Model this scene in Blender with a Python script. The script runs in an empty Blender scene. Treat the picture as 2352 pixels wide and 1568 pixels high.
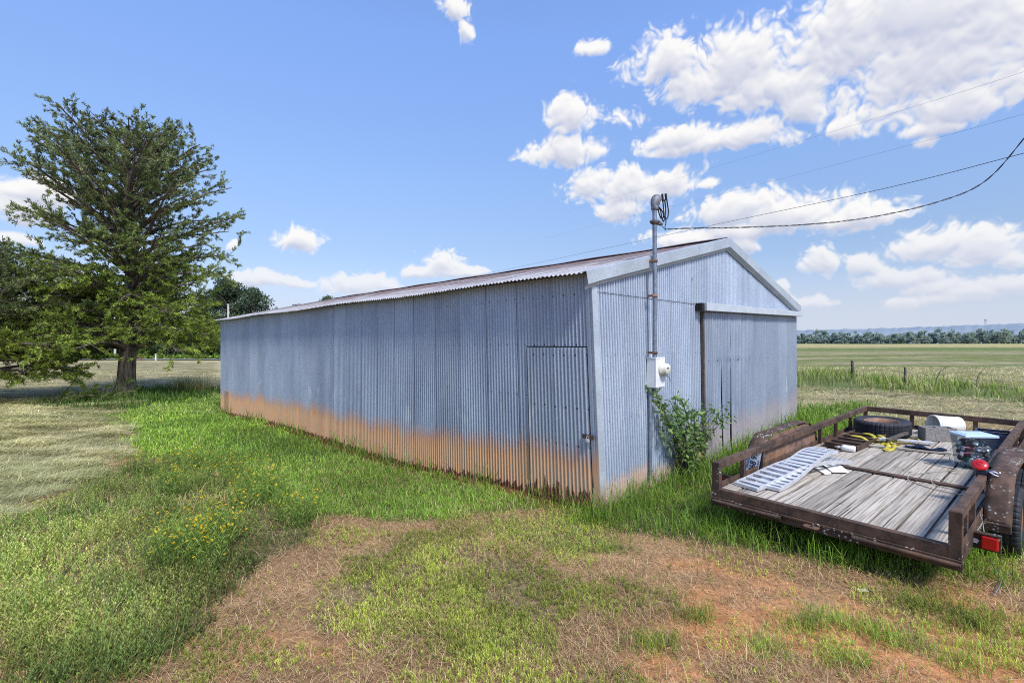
import bpy, math, random
import numpy as np
from mathutils import Vector, Matrix

random.seed(7)
RNG = np.random.default_rng(11)
SC = bpy.context.scene
COL = SC.collection
PI = math.pi

# ------------------------------------------------------------------ camera
FD = 1140.0                      # focal length in units of a 2352 px wide frame
cam = bpy.data.cameras.new("camera")
cam.sensor_width = 36.0
cam.lens = 36.0 * FD / 2352.0
cam.shift_y = 8.0 / 2352.0
cam.clip_start = 0.05
cam.clip_end = 12000
cam_ob = bpy.data.objects.new("camera", cam)
cam_ob.location = (0, 0, 0)
cam_ob.rotation_euler = (math.radians(90), 0, 0)
COL.objects.link(cam_ob)
SC.camera = cam_ob

# ------------------------------------------------------------------ tagging
def tag(o, label=None, cat=None, group=None, kind=None):
    if label: o["label"] = label
    if cat: o["category"] = cat
    if group: o["group"] = group
    if kind: o["kind"] = kind
    return o

def empty(name, loc=(0, 0, 0), label=None, cat=None, group=None, matrix=None):
    o = bpy.data.objects.new(name, None)
    o.empty_display_size = 0.1
    COL.objects.link(o)
    if matrix is not None:
        o.matrix_world = matrix
    else:
        o.location = loc
    return tag(o, label, cat, group)

def copy_tree(o, parent=None):
    c = o.copy()
    COL.objects.link(c)
    c.parent = parent
    for ch in list(o.children):
        copy_tree(ch, c)
    return c

# ------------------------------------------------------------------ mesh builder
class MB:
    def __init__(self):
        self.v = []; self.f = []; self.m = []; self.s = []
    def add(self, verts, faces, mi=0, smooth=False):
        n = len(self.v)
        self.v.extend([tuple(p) for p in verts])
        for f in faces:
            self.f.append([i + n for i in f]); self.m.append(mi); self.s.append(smooth)
        return self
    def box(self, lo, hi, mi=0, M=None):
        x0, y0, z0 = lo; x1, y1, z1 = hi
        P = [(x0,y0,z0),(x1,y0,z0),(x1,y1,z0),(x0,y1,z0),(x0,y0,z1),(x1,y0,z1),(x1,y1,z1),(x0,y1,z1)]
        if M is not None: P = [M @ Vector(p) for p in P]
        return self.add(P, [(0,3,2,1),(4,5,6,7),(0,1,5,4),(1,2,6,5),(2,3,7,6),(3,0,4,7)], mi)
    def tube(self, pts, r, n=8, mi=0, caps=True, smooth=True):
        pts = [Vector(p) for p in pts]
        R = r if hasattr(r, "__len__") else [r] * len(pts)
        up = Vector((0.013, 0.021, 1.0))
        V = []; F = []
        prev = None
        for i, p in enumerate(pts):
            a = pts[max(i - 1, 0)]; b = pts[min(i + 1, len(pts) - 1)]
            d = (b - a)
            if d.length < 1e-9: d = Vector((0, 0, 1))
            d.normalize()
            if prev is None:
                s = d.cross(up)
                if s.length < 0.05: s = d.cross(Vector((1, 0, 0)))
            else:
                s = prev - d * prev.dot(d)
                if s.length < 1e-4: s = d.cross(up)
            s.normalize(); prev = s.copy(); t = d.cross(s)
            for k in range(n):
                an = 2 * PI * k / n
                V.append(p + (s * math.cos(an) + t * math.sin(an)) * R[i])
        for i in range(len(pts) - 1):
            for k in range(n):
                k2 = (k + 1) % n
                F.append((i*n+k, i*n+k2, (i+1)*n+k2, (i+1)*n+k))
        self.add(V, F, mi, smooth)
        if caps:
            self.add(V[:n], [tuple(range(n))[::-1]], mi)
            self.add(V[-n:], [tuple(range(n))], mi)
        return self
    def lathe(self, prof, n=32, mi=0, M=None, smooth=True, mod=None):
        V = []; F = []
        L = len(prof)
        for k in range(n):
            an = 2 * PI * k / n
            for j, (r, z) in enumerate(prof):
                rr = r + (mod(k, j) if mod else 0)
                p = Vector((rr * math.cos(an), rr * math.sin(an), z))
                V.append(M @ p if M is not None else p)
        for k in range(n):
            k2 = (k + 1) % n
            for j in range(L - 1):
                F.append((k*L+j, k2*L+j, k2*L+j+1, k*L+j+1))
        return self.add(V, F, mi, smooth)
    def prism(self, poly, h, mi=0, M=None):
        n = len(poly)
        P = [Vector((x, y, 0)) for x, y in poly] + [Vector((x, y, h)) for x, y in poly]
        if M is not None: P = [M @ p for p in P]
        F = [tuple(range(n))[::-1], tuple(range(n, 2*n))] + [(i, (i+1) % n, (i+1) % n + n, i + n) for i in range(n)]
        return self.add(P, F, mi)
    def build(self, name, mats, parent=None, bevel=0.0, loc=None, matrix=None):
        me = bpy.data.meshes.new(name)
        me.from_pydata(self.v, [], self.f)
        if not isinstance(mats, (list, tuple)): mats = [mats]
        for m in mats: me.materials.append(m)
        me.polygons.foreach_set("material_index", self.m)
        me.polygons.foreach_set("use_smooth", self.s)
        me.update()
        o = bpy.data.objects.new(name, me)
        COL.objects.link(o)
        if parent is not None: o.parent = parent
        if matrix is not None: o.matrix_world = matrix
        elif loc is not None: o.location = loc
        if bevel > 0:
            b = o.modifiers.new("bevel", "BEVEL")
            b.width = bevel; b.segments = 2; b.limit_method = "ANGLE"; b.angle_limit = math.radians(40)
        return o

def np_mesh(name, V, T, mat, col=None, parent=None, smooth=False, extra=None):
    """V (n,3) float, T (m,k) int with k = 3 or 4"""
    V = np.ascontiguousarray(V, dtype=np.float32); T = np.ascontiguousarray(T, dtype=np.int32)
    k = T.shape[1]
    me = bpy.data.meshes.new(name)
    me.vertices.add(len(V)); me.vertices.foreach_set("co", V.ravel())
    me.loops.add(T.size); me.loops.foreach_set("vertex_index", T.ravel())
    me.polygons.add(len(T)); me.polygons.foreach_set("loop_start", np.arange(0, T.size, k, dtype=np.int32))
    me.polygons.foreach_set("use_smooth", np.full(len(T), smooth, dtype=bool))
    me.update(calc_edges=True)
    def put(nm, arr):
        at = me.attributes.new(nm, "FLOAT_COLOR", "POINT")
        c = np.ones((len(V), 4), dtype=np.float32); c[:, :arr.shape[1]] = arr
        at.data.foreach_set("color", c.ravel())
    if col is not None: put("Col", col)
    if extra:
        for nm, arr in extra.items(): put(nm, arr)
    if mat is not None: me.materials.append(mat)
    o = bpy.data.objects.new(name, me)
    COL.objects.link(o)
    if parent is not None: o.parent = parent
    return o

def catmull(P, k=8):
    P = [Vector(p) for p in P]
    out = []
    for i in range(len(P) - 1):
        p0 = P[max(i-1, 0)]; p1 = P[i]; p2 = P[i+1]; p3 = P[min(i+2, len(P)-1)]
        for j in range(k):
            t = j / k
            out.append(0.5 * ((2*p1) + (p2-p0)*t + (2*p0-5*p1+4*p2-p3)*t*t + (3*p1-p0-3*p2+p3)*t*t*t))
    out.append(P[-1])
    return out

# ------------------------------------------------------------------ numpy noise
def _hash(ix, iy, seed):
    h = (ix * 374761393 + iy * 668265263 + seed * 974634777) & 0xFFFFFFFF
    h = ((h ^ (h >> 13)) * 1274126177) & 0xFFFFFFFF
    h = h ^ (h >> 16)
    return (h & 0xFFFF) / 65535.0

def vnoise(x, y, seed=0):
    ix = np.floor(x).astype(np.int64); iy = np.floor(y).astype(np.int64)
    fx = x - ix; fy = y - iy
    fx = fx*fx*(3-2*fx); fy = fy*fy*(3-2*fy)
    a = _hash(ix, iy, seed); b = _hash(ix+1, iy, seed); c = _hash(ix, iy+1, seed); d = _hash(ix+1, iy+1, seed)
    return (a*(1-fx)+b*fx)*(1-fy) + (c*(1-fx)+d*fx)*fy

def fbm(x, y, seed=0, oct=4):
    s = 0; a = 0.5; t = 0
    for i in range(oct):
        s = s + a * vnoise(x * 2**i + 17.3*i, y * 2**i - 9.1*i, seed + i); t += a; a *= 0.5
    return s / t

def sstep(a, b, x):
    t = np.clip((x - a) / (b - a), 0, 1)
    return t*t*(3-2*t)

# ------------------------------------------------------------------ terrain height
CTRL = np.array([
 (0,0,-1.86),(0,3,-1.9),(.9,5.7,-1.94),(-2.5,9.0,-2.10),(-9.76,16.6,-2.24),(6.18,10.85,-1.62),(3.5,8.3,-1.80),(2.1,5.2,-1.93),
 (4.6,4.45,-1.97),(6.1,8.6,-1.78),(7.3,7.1,-1.86),(-6,5,-2.0),(-6,9,-2.12),(-17.1,22.1,-2.25),(-40,75,-2.5),(-10,75,-2.5),(-80,75,-2.5),
 (12,24,-1.6),(24,21,-1.65),(20,12,-1.72),(60,100,-1.6),(100,100,-1.5),(150,300,-.7),(60,300,-.9),(0,150,-2.0),(-60,40,-2.4),
 (3,3,-1.95),(-3,3,-1.93),(220,420,1.0),(380,420,1.0),(300,700,5),(-100,120,-2.5),(-30,120,-2.6),(5,-10,-1.8),(-10,-10,-1.8)], dtype=float)

def gz(x, y):
    x = np.asarray(x, dtype=float); y = np.asarray(y, dtype=float)
    r = np.sqrt(x*x + y*y)
    s2 = (0.5 + 0.07*r)**2
    num = 0; den = 0
    for cx, cy, cz in CTRL:
        w = ((x-cx)**2 + (y-cy)**2 + s2)**-1.6
        num = num + w*cz; den = den + w
    return num / den

def gp(px, py):
    """point of the terrain seen in direction (px, py) of the 2352 px frame"""
    X = (px - 1176) / FD; Z = -(py - 792) / FD
    z = -1.95
    for _ in range(12):
        Y = z / Z
        z = float(gz(X*Y, Y))
    return X*z/Z, z/Z

def poly_w(polypx, edge_noise=0.25):
    pts = []
    n = len(polypx)
    for i in range(n):
        a = polypx[i]; b = polypx[(i+1) % n]
        for t in (0, .5):
            pts.append(gp(a[0]+(b[0]-a[0])*t, a[1]+(b[1]-a[1])*t))
    return np.array(pts)

def poly_mask(P, x, y, soft=0.12, amp=0.35, seed=3):
    n = len(P)
    inside = np.zeros(x.shape, bool); d2 = np.full(x.shape, 1e9)
    for i in range(n):
        ax, ay = P[i]; bx, by = P[(i+1) % n]
        c = ((ay > y) != (by > y))
        if by != ay:
            xi = (bx-ax)*(y-ay)/(by-ay) + ax
            inside ^= c & (x < xi)
        ex, ey = bx-ax, by-ay
        t = np.clip(((x-ax)*ex + (y-ay)*ey) / (ex*ex+ey*ey+1e-12), 0, 1)
        d2 = np.minimum(d2, (x-ax-ex*t)**2 + (y-ay-ey*t)**2)
    sd = np.where(inside, 1, -1) * np.sqrt(d2)
    r = np.sqrt(x*x+y*y)
    k = 0.4 + 0.09*r
    nz = (fbm(x*1.6, y*1.6, seed, 4) - 0.5) * 2
    return sstep(-soft*k, soft*k, sd + nz*amp*k)

# ------------------------------------------------------------------ barn frame (shared by ground masks)
BC = np.array([0.905, 5.70]); BS = np.array([-0.698, 0.716]); BG = np.array([0.716, 0.698])
BL = 15.28; BW = 7.40

def barn_local(x, y):
    dx = x - BC[0]; dy = y - BC[1]
    return dx*BS[0]+dy*BS[1], dx*BG[0]+dy*BG[1]

ZP = {
 'hayl': [(-900,833),(505,833),(505,905),(420,915),(330,925),(255,945),(285,965),(300,1010),(260,1060),(200,1110),(120,1140),(0,1190),(-600,1330),(-1500,1300)],
 'treeg': [(110,928),(200,908),(300,896),(500,892),(500,912),(380,927),(230,952),(90,952)],
 'lawn': [(250,950),(330,925),(420,912),(505,898),(620,900),(900,1000),(1400,1150),(1370,1195),(1250,1172),(1010,1187),(850,1197),(700,1190),(600,1150),(430,1060),(330,1050),(285,1040),(300,1000)],
 'rgrass': [(1330,1195),(1370,1140),(1700,970),(1830,940),(1960,934),(1985,955),(2120,1010),(2500,1120),(2800,1260),(2352,1290),(2230,1330),(2100,1330),(1900,1290),(1700,1250),(1500,1225)],
 'weed': [(0,1190),(120,1140),(200,1110),(260,1060),(330,1045),(430,1060),(600,1150),(720,1192),(740,1230),(620,1290),(560,1340),(470,1400),(380,1460),(300,1500),(150,1530),(0,1480),(-900,1500),(-900,1320)],
 'cen': [(730,1370),(880,1250),(1080,1235),(1200,1290),(1330,1330),(1440,1360),(1400,1400),(1250,1410),(1200,1470),(1050,1500),(820,1530),(740,1470)],
 'cor': [(1000,1195),(1350,1190),(1460,1235),(1350,1285),(1150,1262),(1000,1232)],
 'dirt': [(1560,1320),(1900,1330),(2200,1350),(2450,1330),(2900,1700),(1650,1700),(1480,1450)],
 'dirtl': [(200,1650),(330,1530),(470,1470),(600,1420),(720,1450),(760,1650)],
 'fence': [(1650,880),(1830,858),(1900,853),(2000,868),(2200,884),(2352,898),(2700,925),(2700,965),(2352,930),(2150,908),(1950,893),(1830,886),(1650,900)],
}
ZW = {k: poly_w(v) for k, v in ZP.items()}
ZSEED = {k: 20+i for i, k in enumerate(ZP)}

def zone(k, x, y, soft=0.14, amp=0.3):
    return poly_mask(ZW[k], x, y, soft, amp, ZSEED[k])

def in_barn(x, y, m=0.0):
    u, v = barn_local(x, y)
    return (u > m) & (u < BL-m) & (v > m) & (v < BW-m)
# ------------------------------------------------------------------ node helpers
class NT:
    def __init__(self, tree):
        self.t = tree; self.n = tree.nodes; self.l = tree.links
    def new(self, typ, **kw):
        nd = self.n.new(typ)
        for k, v in kw.items(): setattr(nd, k, v)
        return nd
    def _set(self, sock, v):
        if isinstance(v, bpy.types.NodeSocket): self.l.new(v, sock)
        elif v is not None:
            if hasattr(sock.default_value, "__len__") and not hasattr(v, "__len__"): sock.default_value = [v]*len(sock.default_value)
            elif hasattr(v, "__len__") and len(sock.default_value) == 4 and len(v) == 3: sock.default_value = (*v, 1)
            else: sock.default_value = v
    def math(self, op, a, b=None, c=None, clamp=False):
        nd = self.new("ShaderNodeMath", operation=op, use_clamp=clamp)
        self._set(nd.inputs[0], a)
        if b is not None: self._set(nd.inputs[1], b)
        if c is not None: self._set(nd.inputs[2], c)
        return nd.outputs[0]
    def vmath(self, op, a, b=None):
        nd = self.new("ShaderNodeVectorMath", operation=op)
        self._set(nd.inputs[0], a)
        if b is not None: self._set(nd.inputs[1], b)
        return nd.outputs["Value"] if op in ("LENGTH", "DOT_PRODUCT", "DISTANCE") else nd.outputs[0]
    def mix(self, f, a, b, blend="MIX"):
        nd = self.new("ShaderNodeMix", data_type="RGBA", blend_type=blend)
        self._set(nd.inputs[0], f); self._set(nd.inputs[6], a); self._set(nd.inputs[7], b)
        return nd.outputs[2]
    def ss(self, x, a, b):
        nd = self.new("ShaderNodeMapRange", interpolation_type="SMOOTHSTEP")
        self._set(nd.inputs[0], x); self._set(nd.inputs[1], a); self._set(nd.inputs[2], b)
        nd.inputs[3].default_value = 0; nd.inputs[4].default_value = 1
        return nd.outputs[0]
    def noise(self, vec, scale, detail=4, rough=0.55, dist=0.0, col=False):
        nd = self.new("ShaderNodeTexNoise")
        self._set(nd.inputs["Vector"], vec); nd.inputs["Scale"].default_value = scale
        nd.inputs["Detail"].default_value = detail; nd.inputs["Roughness"].default_value = rough
        nd.inputs["Distortion"].default_value = dist
        return nd.outputs["Color" if col else "Fac"]
    def voro(self, vec, scale, feature="F1", out="Distance"):
        nd = self.new("ShaderNodeTexVoronoi", feature=feature)
        self._set(nd.inputs["Vector"], vec); nd.inputs["Scale"].default_value = scale
        return nd.outputs[out]
    def scl(self, vec, s):
        return self.vmath("MULTIPLY", vec, s)
    def obj(self): return self.new("ShaderNodeTexCoord").outputs["Object"]
    def attr(self, name): return self.new("ShaderNodeAttribute", attribute_name=name).outputs["Color"]
    def sep(self, v):
        nd = self.new("ShaderNodeSeparateXYZ"); self._set(nd.inputs[0], v); return nd.outputs
    def comb(self, x, y, z):
        nd = self.new("ShaderNodeCombineXYZ")
        for i, q in enumerate((x, y, z)): self._set(nd.inputs[i], q)
        return nd.outputs[0]
    def bump(self, h, strength=0.3, dist=0.01):
        nd = self.new("ShaderNodeBump"); self._set(nd.inputs["Height"], h)
        nd.inputs["Strength"].default_value = strength; nd.inputs["Distance"].default_value = dist
        return nd.outputs[0]

def material(name, fn):
    m = bpy.data.materials.new(name); m.use_nodes = True
    t = NT(m.node_tree); t.n.clear()
    out = t.new("ShaderNodeOutputMaterial")
    p = t.new("ShaderNodeBsdfPrincipled")
    t.l.new(p.outputs[0], out.inputs[0])
    r = fn(t, p)
    if r is not None: t.l.new(r, out.inputs[0])
    return m

def P(t, p, base=None, rough=None, metal=None, normal=None, spec=None):
    if base is not None: t._set(p.inputs["Base Color"], base)
    if rough is not None: t._set(p.inputs["Roughness"], rough)
    if metal is not None: t._set(p.inputs["Metallic"], metal)
    if normal is not None: t._set(p.inputs["Normal"], normal)
    if spec is not None: t._set(p.inputs["Specular IOR Level"], spec)

def plain(name, col, rough=0.6, metal=0.0, var=0.15, scale=14, spec=0.4, bump=0.0):
    def fn(t, p):
        v = t.obj()
        n = t.noise(v, scale, 5, 0.6)
        c0 = [c*(1-var) for c in col]; c1 = [min(1, c*(1+var)) for c in col]
        nb = t.bump(t.noise(v, scale*6, 4, .6), bump, .004) if bump else None
        P(t, p, t.mix(t.ss(n, .3, .7), c0, c1), rough, metal, nb, spec)
    return material(name, fn)

# foliage of every kind: colour comes from the per-blade attribute
def foliage_mat(name, trans=0.35, rough=0.55, gain=1.0):
    def fn(t, p):
        c = t.attr("Col")
        if gain != 1: c = t.mix(1.0, c, (gain,)*3, "MULTIPLY")
        P(t, p, c, rough, 0, None, 0.25)
        tr = t.new("ShaderNodeBsdfTranslucent"); t.l.new(t.mix(1.0, c, (1.1, 1.15, .6), "MULTIPLY"), tr.inputs[0])
        mx = t.new("ShaderNodeMixShader"); mx.inputs[0].default_value = trans
        t.l.new(p.outputs[0], mx.inputs[1]); t.l.new(tr.outputs[0], mx.inputs[2])
        return mx.outputs[0]
    return material(name, fn)

M = {}
M['leaf'] = foliage_mat('leaf')
M['straw'] = foliage_mat('straw', 0.2, 0.7)
M['conifer'] = foliage_mat('conifer_spray', 0.25, 0.6)
M['petal'] = foliage_mat('petal', 0.3, 0.5)

# ground sheet: colour from the vertex attribute, broken up by noise
def ground_fn(t, p):
    g = t.new("ShaderNodeNewGeometry").outputs["Position"]
    c = t.attr("Col"); k = t.sep(t.attr("Zone"))     # r bare, g hay, b green
    n1 = t.noise(g, 30, 6, 0.7); n2 = t.noise(g, 5, 5, 0.6)
    n3 = t.noise(t.scl(g, (0.22, 1.4, 1)), 2.2, 6, 0.65, .6)
    n4 = t.noise(g, 0.35, 4, 0.6)
    f = t.math("ADD", t.math("MULTIPLY", n1, .55), t.math("MULTIPLY", n2, .45))
    c = t.mix(1.0, c, t.mix(t.ss(f, .3, .7), (.62, .60, .58), (1.42, 1.38, 1.32)), "MULTIPLY")
    hay = t.mix(t.ss(n3, .36, .64), (.42, .46, .38), (1.45, 1.42, 1.36))
    c = t.mix(k[1], c, t.mix(1.0, c, hay, "MULTIPLY"))
    # small stones and red crumbs in the bare soil
    vo = t.voro(g, 55); sp = t.math("MULTIPLY", t.ss(vo, .26, .12), t.math("MULTIPLY", k[0], t.ss(n2, .5, .65)))
    c = t.mix(t.math("MULTIPLY", sp, .5), c, (.42, .28, .18))
    c = t.mix(1.0, c, t.mix(t.ss(n4, .3, .7), (.86,)*3, (1.12,)*3), "MULTIPLY")
    h = t.math("ADD", n1, t.math("MULTIPLY", n3, .8))
    P(t, p, c, .95, 0, t.bump(h, .7, .03), .1)
M['ground'] = material('ground', ground_fn)

# galvanised corrugated sheet; attribute Wall = (u along the wall, height over the ground, world height)
def galv_fn(stain_top, stain_amt, light, jag, rows=(0.6, 0.0, -0.65, -1.3), seams=1.0, brown=.35, rib=(.74, 1.16)):
    def fn(t, p):
        w = t.sep(t.attr("Wall")); u, h, z = w[0], w[1], w[2]
        uv = t.comb(u, z, 0.0)
        sp = t.voro(uv, 95, "F1", "Color"); spx = t.sep(sp)[0]
        base = t.mix(spx, [light*q for q in (.232, .280, .352)], [light*q for q in (.308, .366, .446)])
        big = t.noise(t.scl(uv, (1, .45, 1)), 1.3, 5, .6)
        base = t.mix(1.0, base, t.mix(t.ss(big, .3, .7), (.85, .85, .87), (1.13, 1.13, 1.1)), "MULTIPLY")
        streak = t.noise(t.scl(uv, (14, .5, 1)), 1.5, 4, .6)
        base = t.mix(t.math("MULTIPLY", t.ss(streak, .55, .75), brown), base, (.25, .235, .185))
        st2 = t.noise(t.scl(uv, (8, .35, 1)), 2.3, 3, .5)
        base = t.mix(t.math("MULTIPLY", t.ss(st2, .62, .78), .35), base, [light*q for q in (.36, .41, .50)])
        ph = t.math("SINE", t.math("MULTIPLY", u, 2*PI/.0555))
        base = t.mix(1.0, base, t.mix(t.ss(ph, -.9, .9), (rib[0]*.99, rib[0], rib[0]*1.05), (rib[1]*1.01, rib[1], rib[1]*.99)), "MULTIPLY")   # rib shading painted into the colour: valleys darkened, crests lightened
        sheet = t.math("FLOOR", t.math("DIVIDE", u, .61))
        wn = t.new("ShaderNodeTexWhiteNoise", noise_dimensions="1D"); t.l.new(sheet, wn.inputs["W"])
        base = t.mix(1.0, base, t.mix(wn.outputs["Value"], (.90,)*3, (1.08,)*3), "MULTIPLY")
        # lap seams and nails
        fr = t.math("FRACT", t.math("DIVIDE", u, .61))
        seam = t.math("MULTIPLY", t.math("LESS_THAN", fr, .011), t.math("ADD", .35*seams, t.math("MULTIPLY", wn.outputs["Value"], .6*seams)))
        base = t.mix(seam, base, (.03, .035, .05))
        fu = t.math("ABSOLUTE", t.math("SUBTRACT", t.math("FRACT", t.math("DIVIDE", u, .1665)), .5))
        nu = t.math("LESS_THAN", fu, .10)
        zz = t.math("ADD", z, t.math("MULTIPLY", t.math("SUBTRACT", t.noise(t.comb(u, 0, 0), 3.1, 2), .5), .05))
        nail = None
        for r in rows:
            q = t.math("LESS_THAN", t.math("ABSOLUTE", t.math("SUBTRACT", zz, r)), .013)
            nail = q if nail is None else t.math("MAXIMUM", nail, q)
        base = t.mix(t.math("MULTIPLY", t.math("MULTIPLY", nail, nu), .85), base, (.025, .02, .022))
        # single rust blooms
        rv = t.voro(t.scl(uv, (1, .7, 1)), 1.15); base = t.mix(t.math("MULTIPLY", t.ss(rv, .05, .025), .7), base, (.22, .12, .06))
        sc = t.math("MULTIPLY", t.ss(t.noise(t.scl(uv, (5, 1.3, 1)), .55, 3, .6), .60, .66), t.ss(t.math("ABSOLUTE", t.math("SUBTRACT", h, .92)), .30, .08))
        base = t.mix(t.math("MULTIPLY", sc, t.math("MULTIPLY", t.ss(ph, .0, .9), .8)), base, (.62, .64, .68))
        # mud and rust band rising from the soil
        wav = t.noise(t.comb(u, 0, 0), .55, 3, .5)
        strk = t.noise(t.scl(uv, (22, 1.2, 1)), 1.2, 3, .6)
        hh = t.math("ADD", h, t.math("ADD", t.math("MULTIPLY", t.math("SUBTRACT", wav, .5), .42), t.math("MULTIPLY", t.math("SUBTRACT", strk, .5), .42)))
        hh = t.math("ADD", hh, t.math("MULTIPLY", t.math("SUBTRACT", wn.outputs["Value"], .5), .10))
        s = t.math("MULTIPLY", t.ss(hh, stain_top*1.12, stain_top*.55), stain_amt)
        mud = t.mix(t.ss(hh, stain_top*.92, stain_top*.50), (.56, .215, .030), (.60, .33, .160))
        rk = t.ss(t.noise(t.scl(uv, (18, .8, 1)), 1.3, 4, .65), .58, .74)
        mud = t.mix(t.math("MULTIPLY", rk, t.ss(hh, .15, .5)), mud, (.46, .155, .022))
        mud = t.mix(t.ss(t.noise(t.scl(uv, (9, 1.4, 1)), 1.6, 4, .6), .42, .72), mud, (.48, .34, .22))
        base = t.mix(s, base, mud)
        jg = t.noise(t.scl(uv, (16, 1.0, 1)), 1.0, 3, .7)
        jt = t.math("MULTIPLY", t.math("SUBTRACT", jg, .34), jag)
        base = t.mix(t.math("MULTIPLY", t.ss(t.math("SUBTRACT", h, jt), .025, .0), .95), base, t.mix(strk, (.07, .020, .012), (.15, .045, .022)))
        met = t.math("MULTIPLY", t.math("SUBTRACT", 1.0, s), .25)
        P(t, p, base, t.math("ADD", .42, t.math("MULTIPLY", s, .4)), met, t.bump(t.noise(uv, 60, 3, .6), .12, .003), .4)
    return fn
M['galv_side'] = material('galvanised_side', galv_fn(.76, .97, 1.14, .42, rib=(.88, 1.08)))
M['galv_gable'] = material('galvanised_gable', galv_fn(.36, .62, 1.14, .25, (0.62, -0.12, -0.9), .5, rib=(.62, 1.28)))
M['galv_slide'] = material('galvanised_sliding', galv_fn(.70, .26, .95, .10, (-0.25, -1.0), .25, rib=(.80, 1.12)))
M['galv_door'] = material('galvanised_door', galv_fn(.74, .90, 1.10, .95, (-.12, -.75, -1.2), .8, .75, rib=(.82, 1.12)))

def trim_fn(t, p):
    v = t.obj(); sp = t.sep(t.voro(v, 70, "F1", "Color"))[0]
    c = t.mix(sp, (.37, .415, .46), (.46, .51, .55))
    c = t.mix(1.0, c, t.mix(t.ss(t.noise(v, 2.2, 5, .6), .35, .7), (.88,)*3, (1.1,)*3), "MULTIPLY")
    P(t, p, c, .4, .25, t.bump(t.noise(v, 5, 3), .15, .01), .4)
M['trim'] = material('pale_flashing', trim_fn)
def trim2_fn(t, p):
    w = t.sep(t.attr("Wall")); uv = t.comb(w[0], w[2], 0.0)
    sp = t.sep(t.voro(uv, 90, "F1", "Color"))[0]
    c = t.mix(sp, (.38, .43, .48), (.47, .52, .57))
    c = t.mix(1.0, c, t.mix(t.ss(t.noise(uv, 2.2, 5, .6), .35, .7), (.88,)*3, (1.1,)*3), "MULTIPLY")
    c = t.mix(t.math("MULTIPLY", t.ss(t.math("ADD", w[1], t.math("MULTIPLY", t.noise(t.scl(uv, (20, 2, 1)), 1.2, 3), .4)), .62, .3), .9), c, (.40, .24, .13))
    P(t, p, c, .4, .25, None, .4)
M['track'] = plain('pale_track_cover', (.45, .49, .53), .45, .1, .08, 5)
M['trim_wall'] = material('corner_flashing', trim2_fn)

def roof_fn(t, p):
    w = t.sep(t.attr("Wall")); u, s = w[0], w[1]
    uv = t.comb(u, s, 0.0)
    a = t.noise(t.scl(uv, (16, .4, 1)), 1.0, 4, .65); b = t.noise(uv, 2.0, 5, .6)
    c = t.mix(t.sep(t.voro(uv, 60, "F1", "Color"))[0], (.36, .35, .36), (.50, .485, .48))
    k = t.math("ADD", t.math("ADD", a, t.math("MULTIPLY", b, .5)), t.math("MULTIPLY", s, .07))
    c = t.mix(t.math("MULTIPLY", t.ss(k, .74, .95), .9), c, t.mix(a, (.085, .045, .038), (.165, .10, .08)))
    fr = t.math("FRACT", t.math("DIVIDE", u, .61))
    c = t.mix(t.math("MULTIPLY", t.math("LESS_THAN", fr, .05), .6), c, (.10, .06, .05))
    P(t, p, c, .55, .15, None, .3)
M['roof'] = material('rusty_roof_sheet', roof_fn)

def rust_fn(dark=1.0, lichen=0.0, orange=0.25):
    def fn(t, p):
        v = t.obj()
        n = t.noise(v, 6, 6, .65); n2 = t.noise(v, 30, 5, .65)
        c = t.mix(t.ss(n, .35, .68), [dark*q for q in (.062, .042, .032)], [dark*q for q in (.165, .098, .068)])
        c = t.mix(t.math("MULTIPLY", t.ss(t.noise(v, 3.3, 5, .7), .55, .72), orange), c, (.30, .12, .04))
        c = t.mix(t.math("MULTIPLY", t.ss(n2, .6, .72), .35), c, (.20, .15, .13))
        if lichen:
            lv = t.voro(t.vmath("ADD", v, t.scl(t.noise(v, 40, 3, .6, 0, True), (.02, .02, .02))), 34)
            where = t.ss(t.noise(v, 5.0, 2, .5), .50, .60)
            lf = t.math("MULTIPLY", t.math("MULTIPLY", t.ss(lv, .34, .22), where), lichen)
            c = t.mix(lf, c, t.mix(n2, (.36, .42, .40), (.62, .66, .62)))
        P(t, p, c, .72, .1, t.bump(t.math("ADD", n2, n), .45, .004), .3)
    return fn
M['rust'] = material('rusty_painted_steel', rust_fn(.80, .10, .12))
M['rust_lichen'] = material('rusty_steel_with_lichen', rust_fn(.66, 1.0, .18))
M['rust_dark'] = material('dark_rusty_steel', rust_fn(.55, .8, .12))
M['rust_fender'] = material('rusty_fender', rust_fn(.80, .9, .6))
M['rust_plate'] = material('orange_rusty_plate', rust_fn(1.7, .12, .95))
M['rust_rim'] = material('rusty_rim', plain and rust_fn(2.0, 0, 1.0))

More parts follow.
